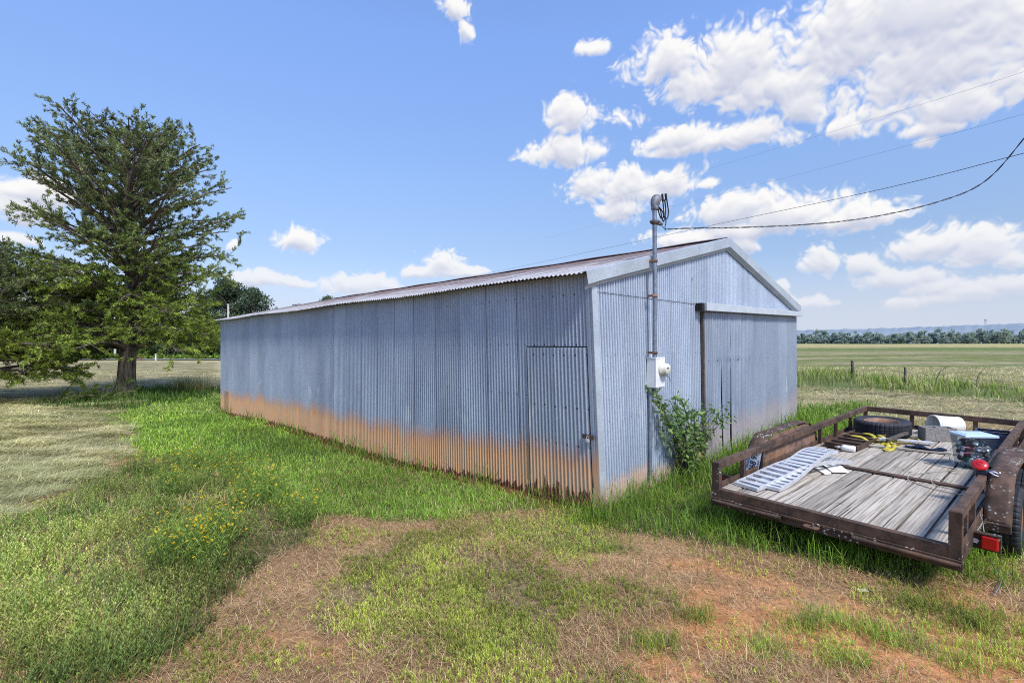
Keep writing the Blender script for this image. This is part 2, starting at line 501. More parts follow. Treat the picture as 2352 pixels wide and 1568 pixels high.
def deck_fn(t, p):
    v = t.obj(); s = t.sep(v)
    pl = t.math("FLOOR", t.math("DIVIDE", s[0], .1905))
    wn = t.new("ShaderNodeTexWhiteNoise", noise_dimensions="1D"); t.l.new(pl, wn.inputs["W"])
    off = t.math("MULTIPLY", wn.outputs["Value"], 37.0)
    q = t.comb(s[0], t.math("ADD", s[1], off), s[2])
    g1 = t.noise(t.scl(q, (60, 1.3, 10)), 1.0, 5, .62, .12)
    g2 = t.noise(t.scl(q, (30, .42, 5)), 1.0, 4, .6, .25)
    blot = t.noise(q, 3.2, 5, .65)
    c = t.mix(t.ss(g1, .30, .66), (.20, .18, .155), (.47, .43, .375))
    c = t.mix(1.0, c, t.mix(wn.outputs["Value"], (.76, .75, .73), (1.16, 1.14, 1.11)), "MULTIPLY")
    c = t.mix(t.math("MULTIPLY", t.ss(g2, .60, .64), .9), c, (.035, .031, .028))
    c = t.mix(t.math("MULTIPLY", t.ss(blot, .56, .74), .75), c, (.085, .078, .066))
    c = t.mix(t.math("MULTIPLY", t.ss(t.noise(q, 1.7, 4, .6), .60, .72), .4), c, (.30, .22, .14))
    fx = t.math("ABSOLUTE", t.math("SUBTRACT", t.math("FRACT", t.math("DIVIDE", s[0], .1905)), .5))
    c = t.mix(t.math("MULTIPLY", t.ss(fx, .455, .485), .75), c, (.05, .045, .04))   # darker along the plank edges
    P(t, p, c, .9, 0, t.bump(t.math("ADD", g1, t.math("MULTIPLY", g2, -1.6)), .8, .006), .15)
M['deck'] = material('weathered_deck_planks', deck_fn)

def bark_fn(t, p):
    v = t.obj()
    a = t.noise(t.scl(v, (1, 1, .12)), 14, 5, .65, .8); b = t.noise(v, 2.5, 4)
    c = t.mix(t.ss(a, .33, .66), (.055, .042, .034), (.21, .175, .145))
    c = t.mix(1.0, c, t.mix(b, (.75,)*3, (1.2,)*3), "MULTIPLY")
    P(t, p, c, .95, 0, t.bump(a, 1.0, .05), .1)
M['bark'] = material('shreddy_bark', bark_fn)

M['pole'] = plain('pale_weathered_pole', (.46, .44, .42), .8, 0, .2, 8)
M['white'] = plain('white_enamel', (.66, .68, .70), .4, 0, .06, 6)
M['white_plastic'] = plain('white_plastic', (.74, .74, .72), .4, 0, .08, 5)
M['bucket'] = plain('chalky_bucket_plastic', (.70, .69, .64), .55, 0, .10, 6)
M['conduit'] = plain('galvanised_pipe', (.20, .235, .29), .45, .45, .25, 22)
M['hood'] = plain('weathered_zinc_hood', (.17, .18, .21), .6, .35, .4, 30)
M['black'] = plain('black_cable_sheath', (.012, .013, .018), .5, 0, .2, 20)
M['wire'] = plain('dull_bare_wire', (.09, .10, .13), .6, .2, .2, 4)
M['gap'] = plain('dark_gap', (.012, .012, .014), .9, 0, .1, 5)
M['rubber'] = plain('tyre_rubber', (.022, .024, .030), .62, 0, .35, 9, .35, .2)
M['concrete'] = plain('grey_concrete', (.235, .225, .215), .95, 0, .30, 45, .2, .6)
M['alu'] = plain('dull_aluminium', (.60, .61, .63), .42, .35, .14, 9)
M['tile'] = plain('white_ceramic', (.74, .73, .69), .35, 0, .07, 6)
M['yellow'] = plain('yellow_webbing', (.46, .39, .040), .7, 0, .25, 12)
M['navy'] = plain('dark_blue_plastic', (.022, .036, .085), .45, 0, .3, 8)
M['tarp'] = plain('dark_blue_black_film', (.014, .020, .042), .3, 0, .3, 20)
M['pink'] = plain('faded_red_cord', (.34, .11, .10), .7, 0, .3, 20)
M['cord'] = plain('dirty_pale_cord', (.30, .29, .25), .8, 0, .25, 15)
M['lumber'] = plain('grey_lumber', (.33, .30, .26), .85, 0, .3, 9, .2, .3)
M['stick'] = plain('dark_timber', (.085, .07, .062), .85, 0, .35, 12)
M['postwood'] = plain('weathered_post', (.105, .088, .076), .9, 0, .4, 8, .2, .4)
M['stone'] = plain('dark_stone', (.12, .12, .125), .9, 0, .35, 6, .2, .5)
M['silver'] = plain('can_aluminium', (.62, .63, .66), .3, .7, .08, 8)
M['maroon'] = plain('can_maroon', (.13, .012, .032), .35, .3, .15, 8)
M['green'] = plain('can_green', (.012, .14, .07), .35, .3, .15, 8)
M['lid'] = plain('pale_blue_lid', (.42, .55, .66), .4, 0, .07, 5)
M['red_lens'] = plain('red_lens', (.46, .008, .010), .2, 0, .1, 6, .6)
M['dim_lens'] = plain('dull_red_lens', (.16, .008, .010), .3, 0, .15, 8, .5)
M['plate'] = plain('plate_white', (.70, .72, .80), .4, 0, .05, 10)
M['ink'] = plain('plate_ink', (.010, .012, .030), .5, 0, .1, 10)
M['ink_blue'] = plain('plate_ink_blue', (.03, .05, .22), .5, 0, .1, 10)
M['asphalt'] = plain('pale_asphalt', (.20, .20, .20), .9, 0, .15, .8)
M['dial'] = plain('ivory_meter_glass', (.58, .58, .50), .18, 0, .05, 6, .6)
M['tower'] = plain('hazy_steel', (.45, .48, .54), .8, 0, .05, 1)  # pale bluish base colour carries the distance haze
M['redpost'] = plain('dull_red_paint', (.24, .04, .035), .6, 0, .2, 6)
M['deadleaf'] = plain('pale_dead_leaf', (.45, .40, .36), .8, 0, .2, 20)

def tote_fn(t, p):
    v = t.obj()
    P(t, p, (.30, .36, .40), .25, 0, None, .5)
    tr = t.new("ShaderNodeBsdfTransparent"); tr.inputs[0].default_value = (.66, .72, .76, 1)
    mx = t.new("ShaderNodeMixShader")
    t.l.new(t.math("ADD", .06, t.math("MULTIPLY", t.ss(t.noise(v, 9, 4), .45, .7), .07)), mx.inputs[0])
    t.l.new(tr.outputs[0], mx.inputs[1]); t.l.new(p.outputs[0], mx.inputs[2])
    return mx.outputs[0]
M['tote'] = material('clear_plastic', tote_fn)

def hill_fn(t, p):
    g = t.new("ShaderNodeNewGeometry").outputs["Position"]
    n = t.noise(t.scl(g, (1, .35, 1)), .012, 6, .7)
    c = t.mix(t.ss(n, .3, .7), (.165, .215, .27), (.25, .295, .335))  # aerial haze baked into the base colour as a bluish tint
    P(t, p, c, 1, 0, None, .0)
M['hill'] = material('hazy_wooded_hill', hill_fn)
# ------------------------------------------------------------------ sky, clouds and sun
CLOUDS = [(0.6596,0.4805,0.1808,0.0709,1.00),(0.5904,0.4612,0.1150,0.0555,1.00),(0.4236,0.4743,0.0838,0.0538,1.00),(0.3011,0.4999,0.0720,0.0400,1.00),(0.3865,0.4549,0.0978,0.0393,1.00),(0.4803,0.4284,0.0966,0.0386,1.00),(0.5339,0.3917,0.0390,0.0271,1.00),(0.7270,0.3500,0.1126,0.0347,1.00),(0.7121,0.4142,0.1357,0.0723,1.00),(0.7937,0.4231,0.0388,0.0435,1.00),(0.6968,0.3208,0.0284,0.0085,0.90),(0.1239,0.4229,0.0415,0.0347,1.00),(0.2192,0.4146,0.0460,0.0273,0.62),(0.1083,0.3664,0.0737,0.0274,1.00),(0.3865,0.3577,0.0978,0.0171,1.00),(0.4629,0.3644,0.0365,0.0206,0.90),(0.3249,0.3725,0.0551,0.0159,1.00),(0.5904,0.3442,0.0182,0.0142,0.90),(0.6968,0.3038,0.0103,0.0080,0.80),(0.1557,0.5325,0.0257,0.0122,0.70),(-0.1170,0.5921,0.0363,0.0228,0.85),(-0.0997,0.5623,0.0208,0.0262,0.75),(0.1643,0.3075,0.0470,0.0299,1.00),(0.2359,0.2979,0.0995,0.0343,1.00),(0.3130,0.3025,0.0492,0.0274,1.00),(0.2234,0.2624,0.0551,0.0271,0.95),(0.3752,0.2910,0.0197,0.0090,0.60),(0.4236,0.2385,0.0802,0.0317,1.00),(0.5008,0.2225,0.0945,0.0307,1.00),(0.6024,0.2101,0.0685,0.0235,1.00),(0.3483,0.2009,0.0620,0.0174,0.95),(0.4308,0.2059,0.0797,0.0183,0.90),(0.4236,0.1834,0.0328,0.0170,0.90),(0.7070,0.1522,0.0608,0.0248,1.00),(0.7648,0.1396,0.0502,0.0298,1.00),(0.7958,0.1234,0.0258,0.0242,0.90),(0.5627,0.1371,0.0326,0.0233,1.00),(0.6172,0.1295,0.0233,0.0169,0.95),(0.6650,0.1045,0.0462,0.0137,0.90),(0.7070,0.0852,0.0355,0.0113,0.85),(0.7439,0.0773,0.0522,0.0180,0.85),(0.7915,0.0824,0.0195,0.0122,0.85),(0.7121,0.0676,0.0603,0.0119,0.60),(0.5339,0.0769,0.0455,0.0090,0.60),(0.4940,0.1016,0.0109,0.0092,0.80),(0.4872,0.0904,0.0151,0.0123,0.80),(-0.1377,0.1585,0.0430,0.0271,1.00),(-0.1873,0.1455,0.0237,0.0127,0.85),(-0.0884,0.1423,0.0305,0.0103,0.85),(-0.2907,0.1121,0.0604,0.0199,1.00),(-0.2540,0.1158,0.0329,0.0151,0.90),(-0.4067,0.1879,0.0311,0.0194,1.00),(-0.4643,0.1148,0.0435,0.0108,0.95),(-0.4030,0.1125,0.0297,0.0080,0.70),(-0.7588,0.2174,0.0277,0.0182,1.00),(-0.7814,0.1859,0.0309,0.0204,1.00),(-0.7924,0.1468,0.0238,0.0072,0.80),(-0.5155,0.1715,0.0080,0.0104,0.70),]
SUN_EL = math.radians(50)
sun_h = Vector((0.50, -0.866, 0)).normalized()
SUN_DIR = Vector((sun_h.x*math.cos(SUN_EL), sun_h.y*math.cos(SUN_EL), math.sin(SUN_EL)))

world = bpy.data.worlds.new("World")
SC.world = world
world.use_nodes = True
try:
    world.cycles.sampling_method = "MANUAL"; world.cycles.sample_map_resolution = 512
except Exception: pass

wt = NT(world.node_tree); wt.n.clear()
wo = wt.new("ShaderNodeOutputWorld"); bg = wt.new("ShaderNodeBackground")
wt.l.new(bg.outputs[0], wo.inputs[0])
SKY_STRENGTH = 0.15
SKY_GAIN_LOW = (1.35, 1.50, 1.62); SKY_GAIN_HIGH = (1.62, 1.75, 1.85); SKY_HAZE = (.64, .71, .87)
bg.inputs[1].default_value = SKY_STRENGTH
sky = wt.new("ShaderNodeTexSky", sky_type="NISHITA")
sky.sun_disc = False
sky.sun_elevation = SUN_EL
sky.sun_rotation = math.atan2(SUN_DIR.x, SUN_DIR.y)
sky.air_density = 1.0; sky.dust_density = 0.6; sky.ozone_density = 1.5
D = wt.vmath("NORMALIZE", wt.new("ShaderNodeTexCoord").outputs["Generated"])
dz = wt.sep(D)
az = wt.math("ARCTAN2", dz[0], dz[1])
el = wt.math("ARCSINE", dz[2])
# clear sky: the physical sky, lifted to the pale periwinkle of the photograph
rampn = wt.new("ShaderNodeValToRGB")
wt.l.new(wt.math("DIVIDE", el, .6, clamp=True), rampn.inputs[0])
els_ = rampn.color_ramp.elements
STOPS = [(.02, (.76, .74, .95)), (.12, (.80, .77, .93)), (.30, (.94, .93, 1.03)), (.52, (1.20, 1.24, 1.38)), (.92, (1.55, 1.67, 2.0))]
for i, (p_, c_) in enumerate(STOPS):
    e_ = els_[i] if i < 2 else els_.new(p_)
    e_.position = p_; e_.color = (*[q/2.2 for q in c_], 1)
gain = wt.mix(1.0, rampn.outputs[0], (2.2, 2.2, 2.2), "MULTIPLY")
skyc = wt.mix(1.0, sky.outputs[0], gain, "MULTIPLY")
hazec = [q / SKY_STRENGTH for q in SKY_HAZE]
skyc = wt.mix(wt.math("MULTIPLY", wt.ss(el, .17, -.02), .95), skyc, hazec)
wt.l.new(skyc, bg.inputs[0])

# ------------------------------------------------------------------ cumulus: a dome patch far behind the hills, shaded by its own depth
def worley(x, y, seed):
    ix = np.floor(x).astype(np.int64); iy = np.floor(y).astype(np.int64)
    best = np.full(x.shape, 9.0)
    for dx in (-1, 0, 1):
        for dy in (-1, 0, 1):
            px = ix+dx + .15+.7*_hash(ix+dx, iy+dy, seed); py = iy+dy + .15+.7*_hash(ix+dx, iy+dy, seed+7)
            best = np.minimum(best, (px-x)**2 + (py-y)**2)
    return np.sqrt(best)

def build_clouds():
    st = .00135
    azs = np.arange(-1.05, 1.10, st); els = np.arange(.0, .74, st)
    A, E = np.meshgrid(azs, els, indexing="ij")
    def blur(f, n):
        for ax in (0, 1):
            p = np.concatenate([np.repeat(np.take(f, [0], ax), n+1, ax), f, np.repeat(np.take(f, [-1], ax), n, ax)], ax)
            cs = np.cumsum(p, ax)
            f = (np.take(cs, range(2*n+1, cs.shape[ax]), ax)-np.take(cs, range(0, cs.shape[ax]-2*n-1), ax))/(2*n+1)
        return f
    wa = (fbm(A*15, E*15, 400, 4)-.5); we = (fbm(A*15+40, E*15, 420, 4)-.5)
    Aw = A + wa*.026; Ew = E + we*.018
    m = np.full(A.shape, -1.5)
    for (ca, ce, ra, re, s) in CLOUDS:
        s += .48*float(sstep(.026, .008, np.float64(re)))
        i0 = max(0, np.searchsorted(azs, ca-2.6*ra-.06)); i1 = np.searchsorted(azs, ca+2.6*ra+.06)
        j0 = max(0, np.searchsorted(els, ce-2.6*re-.04)); j1 = np.searchsorted(els, ce+2.6*re+.04)
        if i1 <= i0 or j1 <= j0: continue
        x = (Aw[i0:i1, j0:j1]-ca)/(ra*1.16); y = (Ew[i0:i1, j0:j1]-ce)/(re*1.16)
        y = np.maximum(y, -1.35*y)
        m[i0:i1, j0:j1] = np.maximum(m[i0:i1, j0:j1], s-np.sqrt(x*x+y*y))
    g = fbm(A*34, E*36, 440, 7)
    w1 = worley(A*34+wa*5, E*38+we*5, 460); w2 = worley(A*80+wa*9, E*88+we*9, 470); w3 = worley(A*170+wa*16, E*185+we*16, 480)
    puff = (.50-w1)*.70 + (.48-w2)*.42 + (.46-w3)*.09
    d = m + (g-.5)*1.0 + puff*.80 - .01
    alpha = sstep(-.14, .44, d)**1.2
    thick = np.clip(d, 0, 1.4)
    # light comes from above: look up through the thickness at two scales
    t3 = blur(np.clip(thick, 0, 1.3), 16); t1 = blur(np.clip(thick, 0, .9), 2); t2 = blur(np.clip(thick, 0, 1.1), 7)
    def up(f, sx, sy):
        t = np.zeros_like(f)
        if sx >= 0: t[:f.shape[0]-sx, :-sy] = f[sx:, sy:]
        else: t[-sx:, :-sy] = f[:sx, sy:]
        return t
    occ = sum(up(t1, int(k*.4), k*2) for k in range(1, 7))*.16 + sum(up(t2, int(k*1.2), k*7) for k in range(2, 7))*.20 + sum(up(t3, 0, k*15) for k in range(2, 7))*.34*sstep(.5, 1.0, t3)
    base = np.exp(-occ*1.25)
    rel = (t1-up(t1, 1, 4))*.75 + (t2-up(t2, 3, 10))*.40
    lit = np.clip(.30 + .70*base + rel, 0, 1)
    # thick hearts of the big clouds glow white, thin rims stay pale
    lit = np.clip(lit + .16*sstep(.9, 1.3, t2) + .30*sstep(.30, .0, thick), 0, 1)
    lit = lit*lit*(3-2*lit)*.5+lit*.5
    c = np.array([.56, .60, .755])*(1-lit[..., None]) + np.array([.985, .975, .965])*lit[..., None]
    hz = sstep(.22, .03, E)[..., None]
    c = c*(1-.55*hz) + np.array([.80, .80, .86])*.55*hz
    alpha = alpha*(1-.34*hz[..., 0])*.985
    # fade into thin veils near the wispy ones
    na, ne = A.shape
    R_ = 5200.0
    V = np.stack([R_*np.cos(E)*np.sin(A), R_*np.cos(E)*np.cos(A), R_*np.sin(E)], -1).reshape(-1, 3)
    keep = alpha > .004
    q = keep[:-1, :-1] | keep[1:, :-1] | keep[:-1, 1:] | keep[1:, 1:]
    i, j = np.nonzero(q)
    T = np.stack([i*ne+j, i*ne+j+1, (i+1)*ne+j+1, (i+1)*ne+j], 1)
    use, inv = np.unique(T.ravel(), return_inverse=True)
    T = inv.reshape(-1, 4)
    def fn(t, p):
        e = t.new("ShaderNodeEmission"); t.l.new(t.attr("Col"), e.inputs[0]); e.inputs[1].default_value = 1.0
        tr = t.new("ShaderNodeBsdfTransparent"); mx = t.new("ShaderNodeMixShader")
        t.l.new(t.sep(t.attr("Alpha"))[0], mx.inputs[0]); t.l.new(tr.outputs[0], mx.inputs[1]); t.l.new(e.outputs[0], mx.inputs[2])
        return mx.outputs[0]
    mt = material("cumulus", fn)
    try: mt.cycles.emission_sampling = "NONE"
    except Exception: pass
    al = np.repeat(alpha.reshape(-1, 1)[use], 3, 1)
    o = np_mesh("sky", V[use], T, mt, c.reshape(-1, 3)[use], smooth=True, extra={"Alpha": al})
    tag(o, "white cumulus clouds across the blue sky", None, None, "structure")
build_clouds()

sl = bpy.data.lights.new("sun", "SUN")
sl.energy = 4.6
sl.angle = math.radians(11)
sl.color = (1.0, .955, .88)
so = bpy.data.objects.new("sun", sl)
so.rotation_euler = (-SUN_DIR).to_track_quat("-Z", "Y").to_euler()
COL.objects.link(so)

SC.view_settings.view_transform = "Standard"
SC.view_settings.look = "None"
SC.view_settings.exposure = 0
SC.cycles.max_bounces = 8
SC.cycles.diffuse_bounces = 3
SC.cycles.transparent_max_bounces = 12
SC.cycles.use_denoising = False
SC.cycles.filter_width = 1.05
SC.cycles.sample_clamp_indirect = 4.0

# ------------------------------------------------------------------ ground sheet
def ground_colors(x, y):
    n = x.shape[0]
    r = np.sqrt(x*x+y*y)
    nb = fbm(x*.9, y*.9, 50, 5); nb2 = fbm(x*3.1, y*3.1, 60, 4)
    c = np.zeros((n, 3)); z = np.zeros((n, 3))
    thatch = np.array([.255, .160, .085]); soil = np.array([.50, .240, .108]); tan = np.array([.40, .255, .140])
    t = sstep(.42, .62, nb)[:, None]
    c[:] = thatch*(1-t) + tan*t
    z[:, 0] = .45
    d = np.maximum(zone('dirt', x, y, .5, 1.2), zone('dirtl', x, y, .5, 1.2)*.9)
    d = d*sstep(.38, .53, .5*nb2+.5*nb)
    c = c*(1-d[:, None]) + soil*d[:, None]; z[:, 0] = np.maximum(z[:, 0], d)
    # far fields: mown hay, striped by the windrows
    far = sstep(11, 14, y + .1*np.abs(x)) + sstep(3.5, 8, x - .55*y)*(y > 5)
    far = np.clip(far, 0, 1)
    stripe = fbm(x*.05 + y*.02, (y - .12*x)*.33, 70, 4)
    hayr = np.array([.295, .265, .175]); hayg = np.array([.16, .18, .07]); hayl = np.array([.43, .375, .25])
    s = sstep(.40, .60, stripe)[:, None]
    hr = hayr*(1-s) + hayg*s
    strp = (vnoise(x*.004+3, (y-.35*x)*.035, 91))
    sA = sstep(.52, .68, strp)[:, None]*(y > 28)[:, None]
    hr = hr*(1-.8*sA) + np.array([.105, .155, .045])*(.8*sA)
    far_y = sstep(200, 260, y)[:, None]; hr = hr*(1-far_y) + np.array([.36, .33, .17])*far_y
    far_g = (sstep(120, 150, y)*(1-sstep(190, 220, y)))[:, None]; hr = hr*(1-far_g) + np.array([.14, .175, .065])*far_g
    vfar = sstep(380, 430, y)[:, None]; hr = hr*(1-vfar) + np.array([.06, .10, .05])*vfar
    hl = hayl*(1-.35*s) + hayg*(.35*s)
    left = sstep(2, -6, x - .05*y)[:, None]
    beyond = sstep(84, 88, y)[:, None]
    hl = hl*(1-beyond) + np.array([.07, .12, .03])*beyond
    fc = hr*(1-left) + hl*left
    c = c*(1-far[:, None]) + fc*far[:, None]; z[:, 1] = far; z[:, 0] *= 1-far
    def put(k, col, hay=0.0, soft=.14, amp=.3, vary=.25):
        nonlocal c, z
        w = zone(k, x, y, soft, amp)[:, None]
        cc = np.array(col)[None, :]*(1 + vary*(nb2[:, None]-.5)*2)
        c = c*(1-w) + cc*w
        z[:, 1] = z[:, 1]*(1-w[:, 0]) + hay*w[:, 0]; z[:, 0] *= 1-w[:, 0]
    put('hayl', (.27, .24, .145), 1.0)
    put('weed', (.115, .105, .050)); put('lawn', (.085, .12, .032)); put('rgrass', (.07, .09, .03))
    put('treeg', (.045, .075, .022)); put('cen', (.19, .155, .085), 0, .3, .8); put('cor', (.15, .16, .06), 0, .3, .8)
    put('fence', (.11, .14, .05))
    # bare red earth along the foot of the long wall
    u, v = barn_local(x, y)
    e = sstep(-.28, -.10, v + .1*(nb2-.5))*(v < .6)*(u > -.3)*(u < BL+.3)
    c = c*(1-e[:, None]) + np.array([.10, .035, .02])*e[:, None]
    return c, z

def build_ground():
    rr = [0.35]
    while rr[-1] < 9000: rr.append(rr[-1]*1.0135)
    rr = np.array(rr)
    th = np.concatenate([np.linspace(-78, 78, 640), np.linspace(78, 282, 60)[1:-1]])
    th = np.radians(th)
    R_, T_ = np.meshgrid(rr, th, indexing="ij")
    x = (R_*np.sin(T_)).ravel(); y = (R_*np.cos(T_)).ravel()
    z = gz(x, y)
    c, zz = ground_colors(x, y)
    r = R_.ravel()
    near = 1 - sstep(25, 60, r)
    z = z + near*(.030*(fbm(x*2.2, y*2.2, 81, 4)-.5) + .05*(fbm(x*.6, y*.6, 83, 3)-.5))
    z = z + near*zz[:, 1]*.15*(fbm(x*.9+.3*y, (y-.15*x)*2.1, 85, 4)-.45)
    nr, nt = len(rr), len(th)
    i = np.arange(nr-1)[:, None]; j = np.arange(nt)[None, :]
    j2 = (j+1) % nt
    T = np.stack([i*nt+j+0*j2, (i+1)*nt+j+0*j2, (i+1)*nt+j2, i*nt+j2], -1).reshape(-1, 4)
    T = T[:, ::-1]
    V = np.stack([x, y, z], 1)
    # close the centre
    V = np.vstack([V, [[0, 0, float(gz(0, 0))]]]); c = np.vstack([c, c[:1]]); zz = np.vstack([zz, zz[:1]])
    k = len(V)-1
    jj = np.arange(nt); cap = np.stack([np.full(nt, k), jj, (jj+1) % nt, (jj+1) % nt], 1)
    o = np_mesh("ground", V, T, M['ground'], c, smooth=True, extra={"Zone": zz})
    tag(o, "red earth yard with worn grass running out into mown hay fields", None, None, "structure")
build_ground()

# hills on the skyline
def build_hills():
    mb_v = []; F = []
    azs = np.radians(np.linspace(-40, 80, 700))
    prof = [(1500, -8), (1750, .40), (2000, .80), (2300, 1.0), (2700, .8)]
    n = len(azs)
    hgt = 50 + 13*(vnoise(azs*3.2, azs*0+2, 5)-.3) + 10*sstep(.55, .85, azs) + 1.5*vnoise(azs*60, azs*0, 9) + 3.5*vnoise(azs*300, azs*0, 19)
    V = []
    for r, k in prof:
        zz = np.where(k < 0, k, k*hgt) + (vnoise(azs*150, azs*0+r, 3)*2 if k > 0 else 0)
        V.append(np.stack([r*np.sin(azs), r*np.cos(azs), zz], 1))
    V = np.vstack(V)
    for i in range(len(prof)-1):
        for j in range(n-1): F.append((i*n+j, i*n+j+1, (i+1)*n+j+1, (i+1)*n+j))
    o = np_mesh("hills", V, np.array(F), M['hill'], smooth=True)
    tag(o, "hazy blue wooded ridge along the horizon", None, None, "structure")
build_hills()

# road across the far left
def build_road():
    V = []; F = []
    xs = np.linspace(-140, 10, 60)
    for xx in xs:
        for yy in (80.0, 84.5): V.append((xx, yy, float(gz(xx, yy))+.12))
    for i in range(len(xs)-1): F.append((2*i, 2*i+2, 2*i+3, 2*i+1))
    o = np_mesh("road", np.array(V), np.array(F), M['asphalt'])
    tag(o, "narrow pale country road beyond the left hay field", None, None, "structure")
build_road()
VEG = 1.38
# ------------------------------------------------------------------ leaf and blade generators (numpy)
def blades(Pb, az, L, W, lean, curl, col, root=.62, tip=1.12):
    n = len(Pb)
    h = np.stack([np.cos(az), np.sin(az), np.zeros(n)], 1); s = np.stack([-np.sin(az), np.cos(az), np.zeros(n)], 1)
    up = np.array([0, 0, 1.0])
    mid = Pb + (L*.55)[:, None]*(np.cos(lean)[:, None]*up + np.sin(lean)[:, None]*h)
    l2 = lean + curl
    tp = mid + (L*.45)[:, None]*(np.cos(l2)[:, None]*up + np.sin(l2)[:, None]*h)
    w = (W*.5)[:, None]
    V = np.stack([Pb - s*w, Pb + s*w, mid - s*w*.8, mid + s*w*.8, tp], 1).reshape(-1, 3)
    C = np.stack([col*root, col*root, col, col, col*tip], 1).reshape(-1, 3)  # ambient occlusion painted into the vertex colours: dark roots, lighter tips
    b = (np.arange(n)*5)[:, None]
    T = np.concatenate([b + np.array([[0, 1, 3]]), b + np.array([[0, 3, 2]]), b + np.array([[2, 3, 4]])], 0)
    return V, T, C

def diamonds(Pb, d, s, L, W, col, root=.8, tip=1.1):
    n = len(Pb)
    m = Pb + d*(L*.45)[:, None]
    V = np.stack([Pb, m - s*(W*.5)[:, None], Pb + d*L[:, None], m + s*(W*.5)[:, None]], 1).reshape(-1, 3)
    C = np.stack([col*root, col, col*tip, col], 1).reshape(-1, 3)  # leaf bases darkened and tips lifted, occlusion put into the colour
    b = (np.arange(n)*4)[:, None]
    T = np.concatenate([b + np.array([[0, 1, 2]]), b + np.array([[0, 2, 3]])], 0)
    return V, T, C

def join(parts):
    Vs, Ts, Cs, o = [], [], [], 0
    for V, T, C in parts:
        if len(V) == 0: continue
        Vs.append(V); Ts.append(T + o); Cs.append(C); o += len(V)
    return np.concatenate(Vs), np.concatenate(Ts), np.concatenate(Cs)

def unit(v): return v / (np.linalg.norm(v, axis=1, keepdims=True) + 1e-9)

def rand_dirs(n):
    v = RNG.normal(size=(n, 3)); return unit(v)

def scatter(n, y0, y1, k, span=1.22, pad=1.2):
    ys = np.linspace(y0, y1, 3000)
    pdf = (span*ys + pad)*ys**(-k); cdf = np.cumsum(pdf); cdf /= cdf[-1]
    y = np.interp(RNG.random(n), cdf, ys)
    x = (RNG.random(n)*2-1)*(span*y + pad)
    return x, y

def pick(x, y, w):
    m = (RNG.random(len(x)) < w) & ~in_barn(x, y, -.02)
    return x[m], y[m]

def ground_z(x, y, hay=0.0):
    r = np.sqrt(x*x+y*y); near = 1 - sstep(25, 60, r)
    z = gz(x, y) + near*(.030*(fbm(x*2.2, y*2.2, 81, 4)-.5) + .05*(fbm(x*.6, y*.6, 83, 3)-.5))
    return z

def mixc(cols, n, jit=.18):
    cols = np.array(cols)*VEG*np.array([1.06, 1.0, .86]); i = RNG.integers(0, len(cols), n)
    t = RNG.random((n, 1)); j = RNG.integers(0, len(cols), n)
    return (cols[i]*t + cols[j]*(1-t))*(1 + jit*RNG.normal(size=(n, 1))).clip(.5, 1.6)

def lodw(x, y, base, k=.0010): return np.maximum(base, k*np.sqrt(x*x+y*y))

def grass_layer(n, y0, y1, k, wfun, Lr, Wb, lean, curl, cols, span=1.22, patch=.0):
    x, y = scatter(n, y0, y1, k, span)
    x, y = pick(x, y, wfun(x, y))
    m = len(x)
    L = Lr[0] + (Lr[1]-Lr[0])*RNG.random(m)**1.5
    L *= .75 + .5*fbm(x*.8, y*.8, 33, 3)
    c = mixc(cols, m)
    if patch:
        f = (fbm(x*.55, y*.55, 41, 4)-.5)[:, None]*2
        c = c*(1 + patch*f*np.array([1.3, 1.0, .8]))
    P3 = np.stack([x, y, ground_z(x, y)-.01], 1)
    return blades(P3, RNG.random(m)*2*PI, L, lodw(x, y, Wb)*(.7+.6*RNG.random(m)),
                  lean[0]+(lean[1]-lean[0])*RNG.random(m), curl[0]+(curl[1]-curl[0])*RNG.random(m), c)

def sprigs(x, y, H, leaves, LL, LW, cols, tilt=.35, stemw=.0025, up=.55, zoff=0.0):
    """small upright weeds: a stem with leaves spiralling up it"""
    m = len(x)
    P3 = np.stack([x, y, ground_z(x, y) + zoff], 1)
    az = RNG.random(m)*2*PI; tl = tilt*RNG.random(m)
    ax = np.stack([np.sin(tl)*np.cos(az), np.sin(tl)*np.sin(az), np.cos(tl)], 1)
    c = mixc(cols, m, .14)
    out = []
    for k in range(leaves):
        t = .12 + .88*(k+RNG.random(m)*.8)/leaves
        base = P3 + ax*(H*t)[:, None]
        a = az + k*2.4 + RNG.normal(size=m)*.5
        e = up + .5*RNG.random(m)*t
        d = np.stack([np.cos(a)*np.cos(e), np.sin(a)*np.cos(e), np.sin(e)], 1)
        s = np.stack([-np.sin(a), np.cos(a), .3*RNG.normal(size=m)], 1); s = unit(s)
        Lk = LL*(1.1-.5*t)*(.7+.6*RNG.random(m))
        out.append(diamonds(base, d, s, Lk, lodw(x, y, LW, .0007)*(.7+.6*RNG.random(m)), c*(.72+.42*t)[:, None]))
    sv = blades(P3, az, H*1.02, lodw(x, y, stemw, .0005), tl, tl*0, c*.8)
    out.append(sv)
    return join(out)

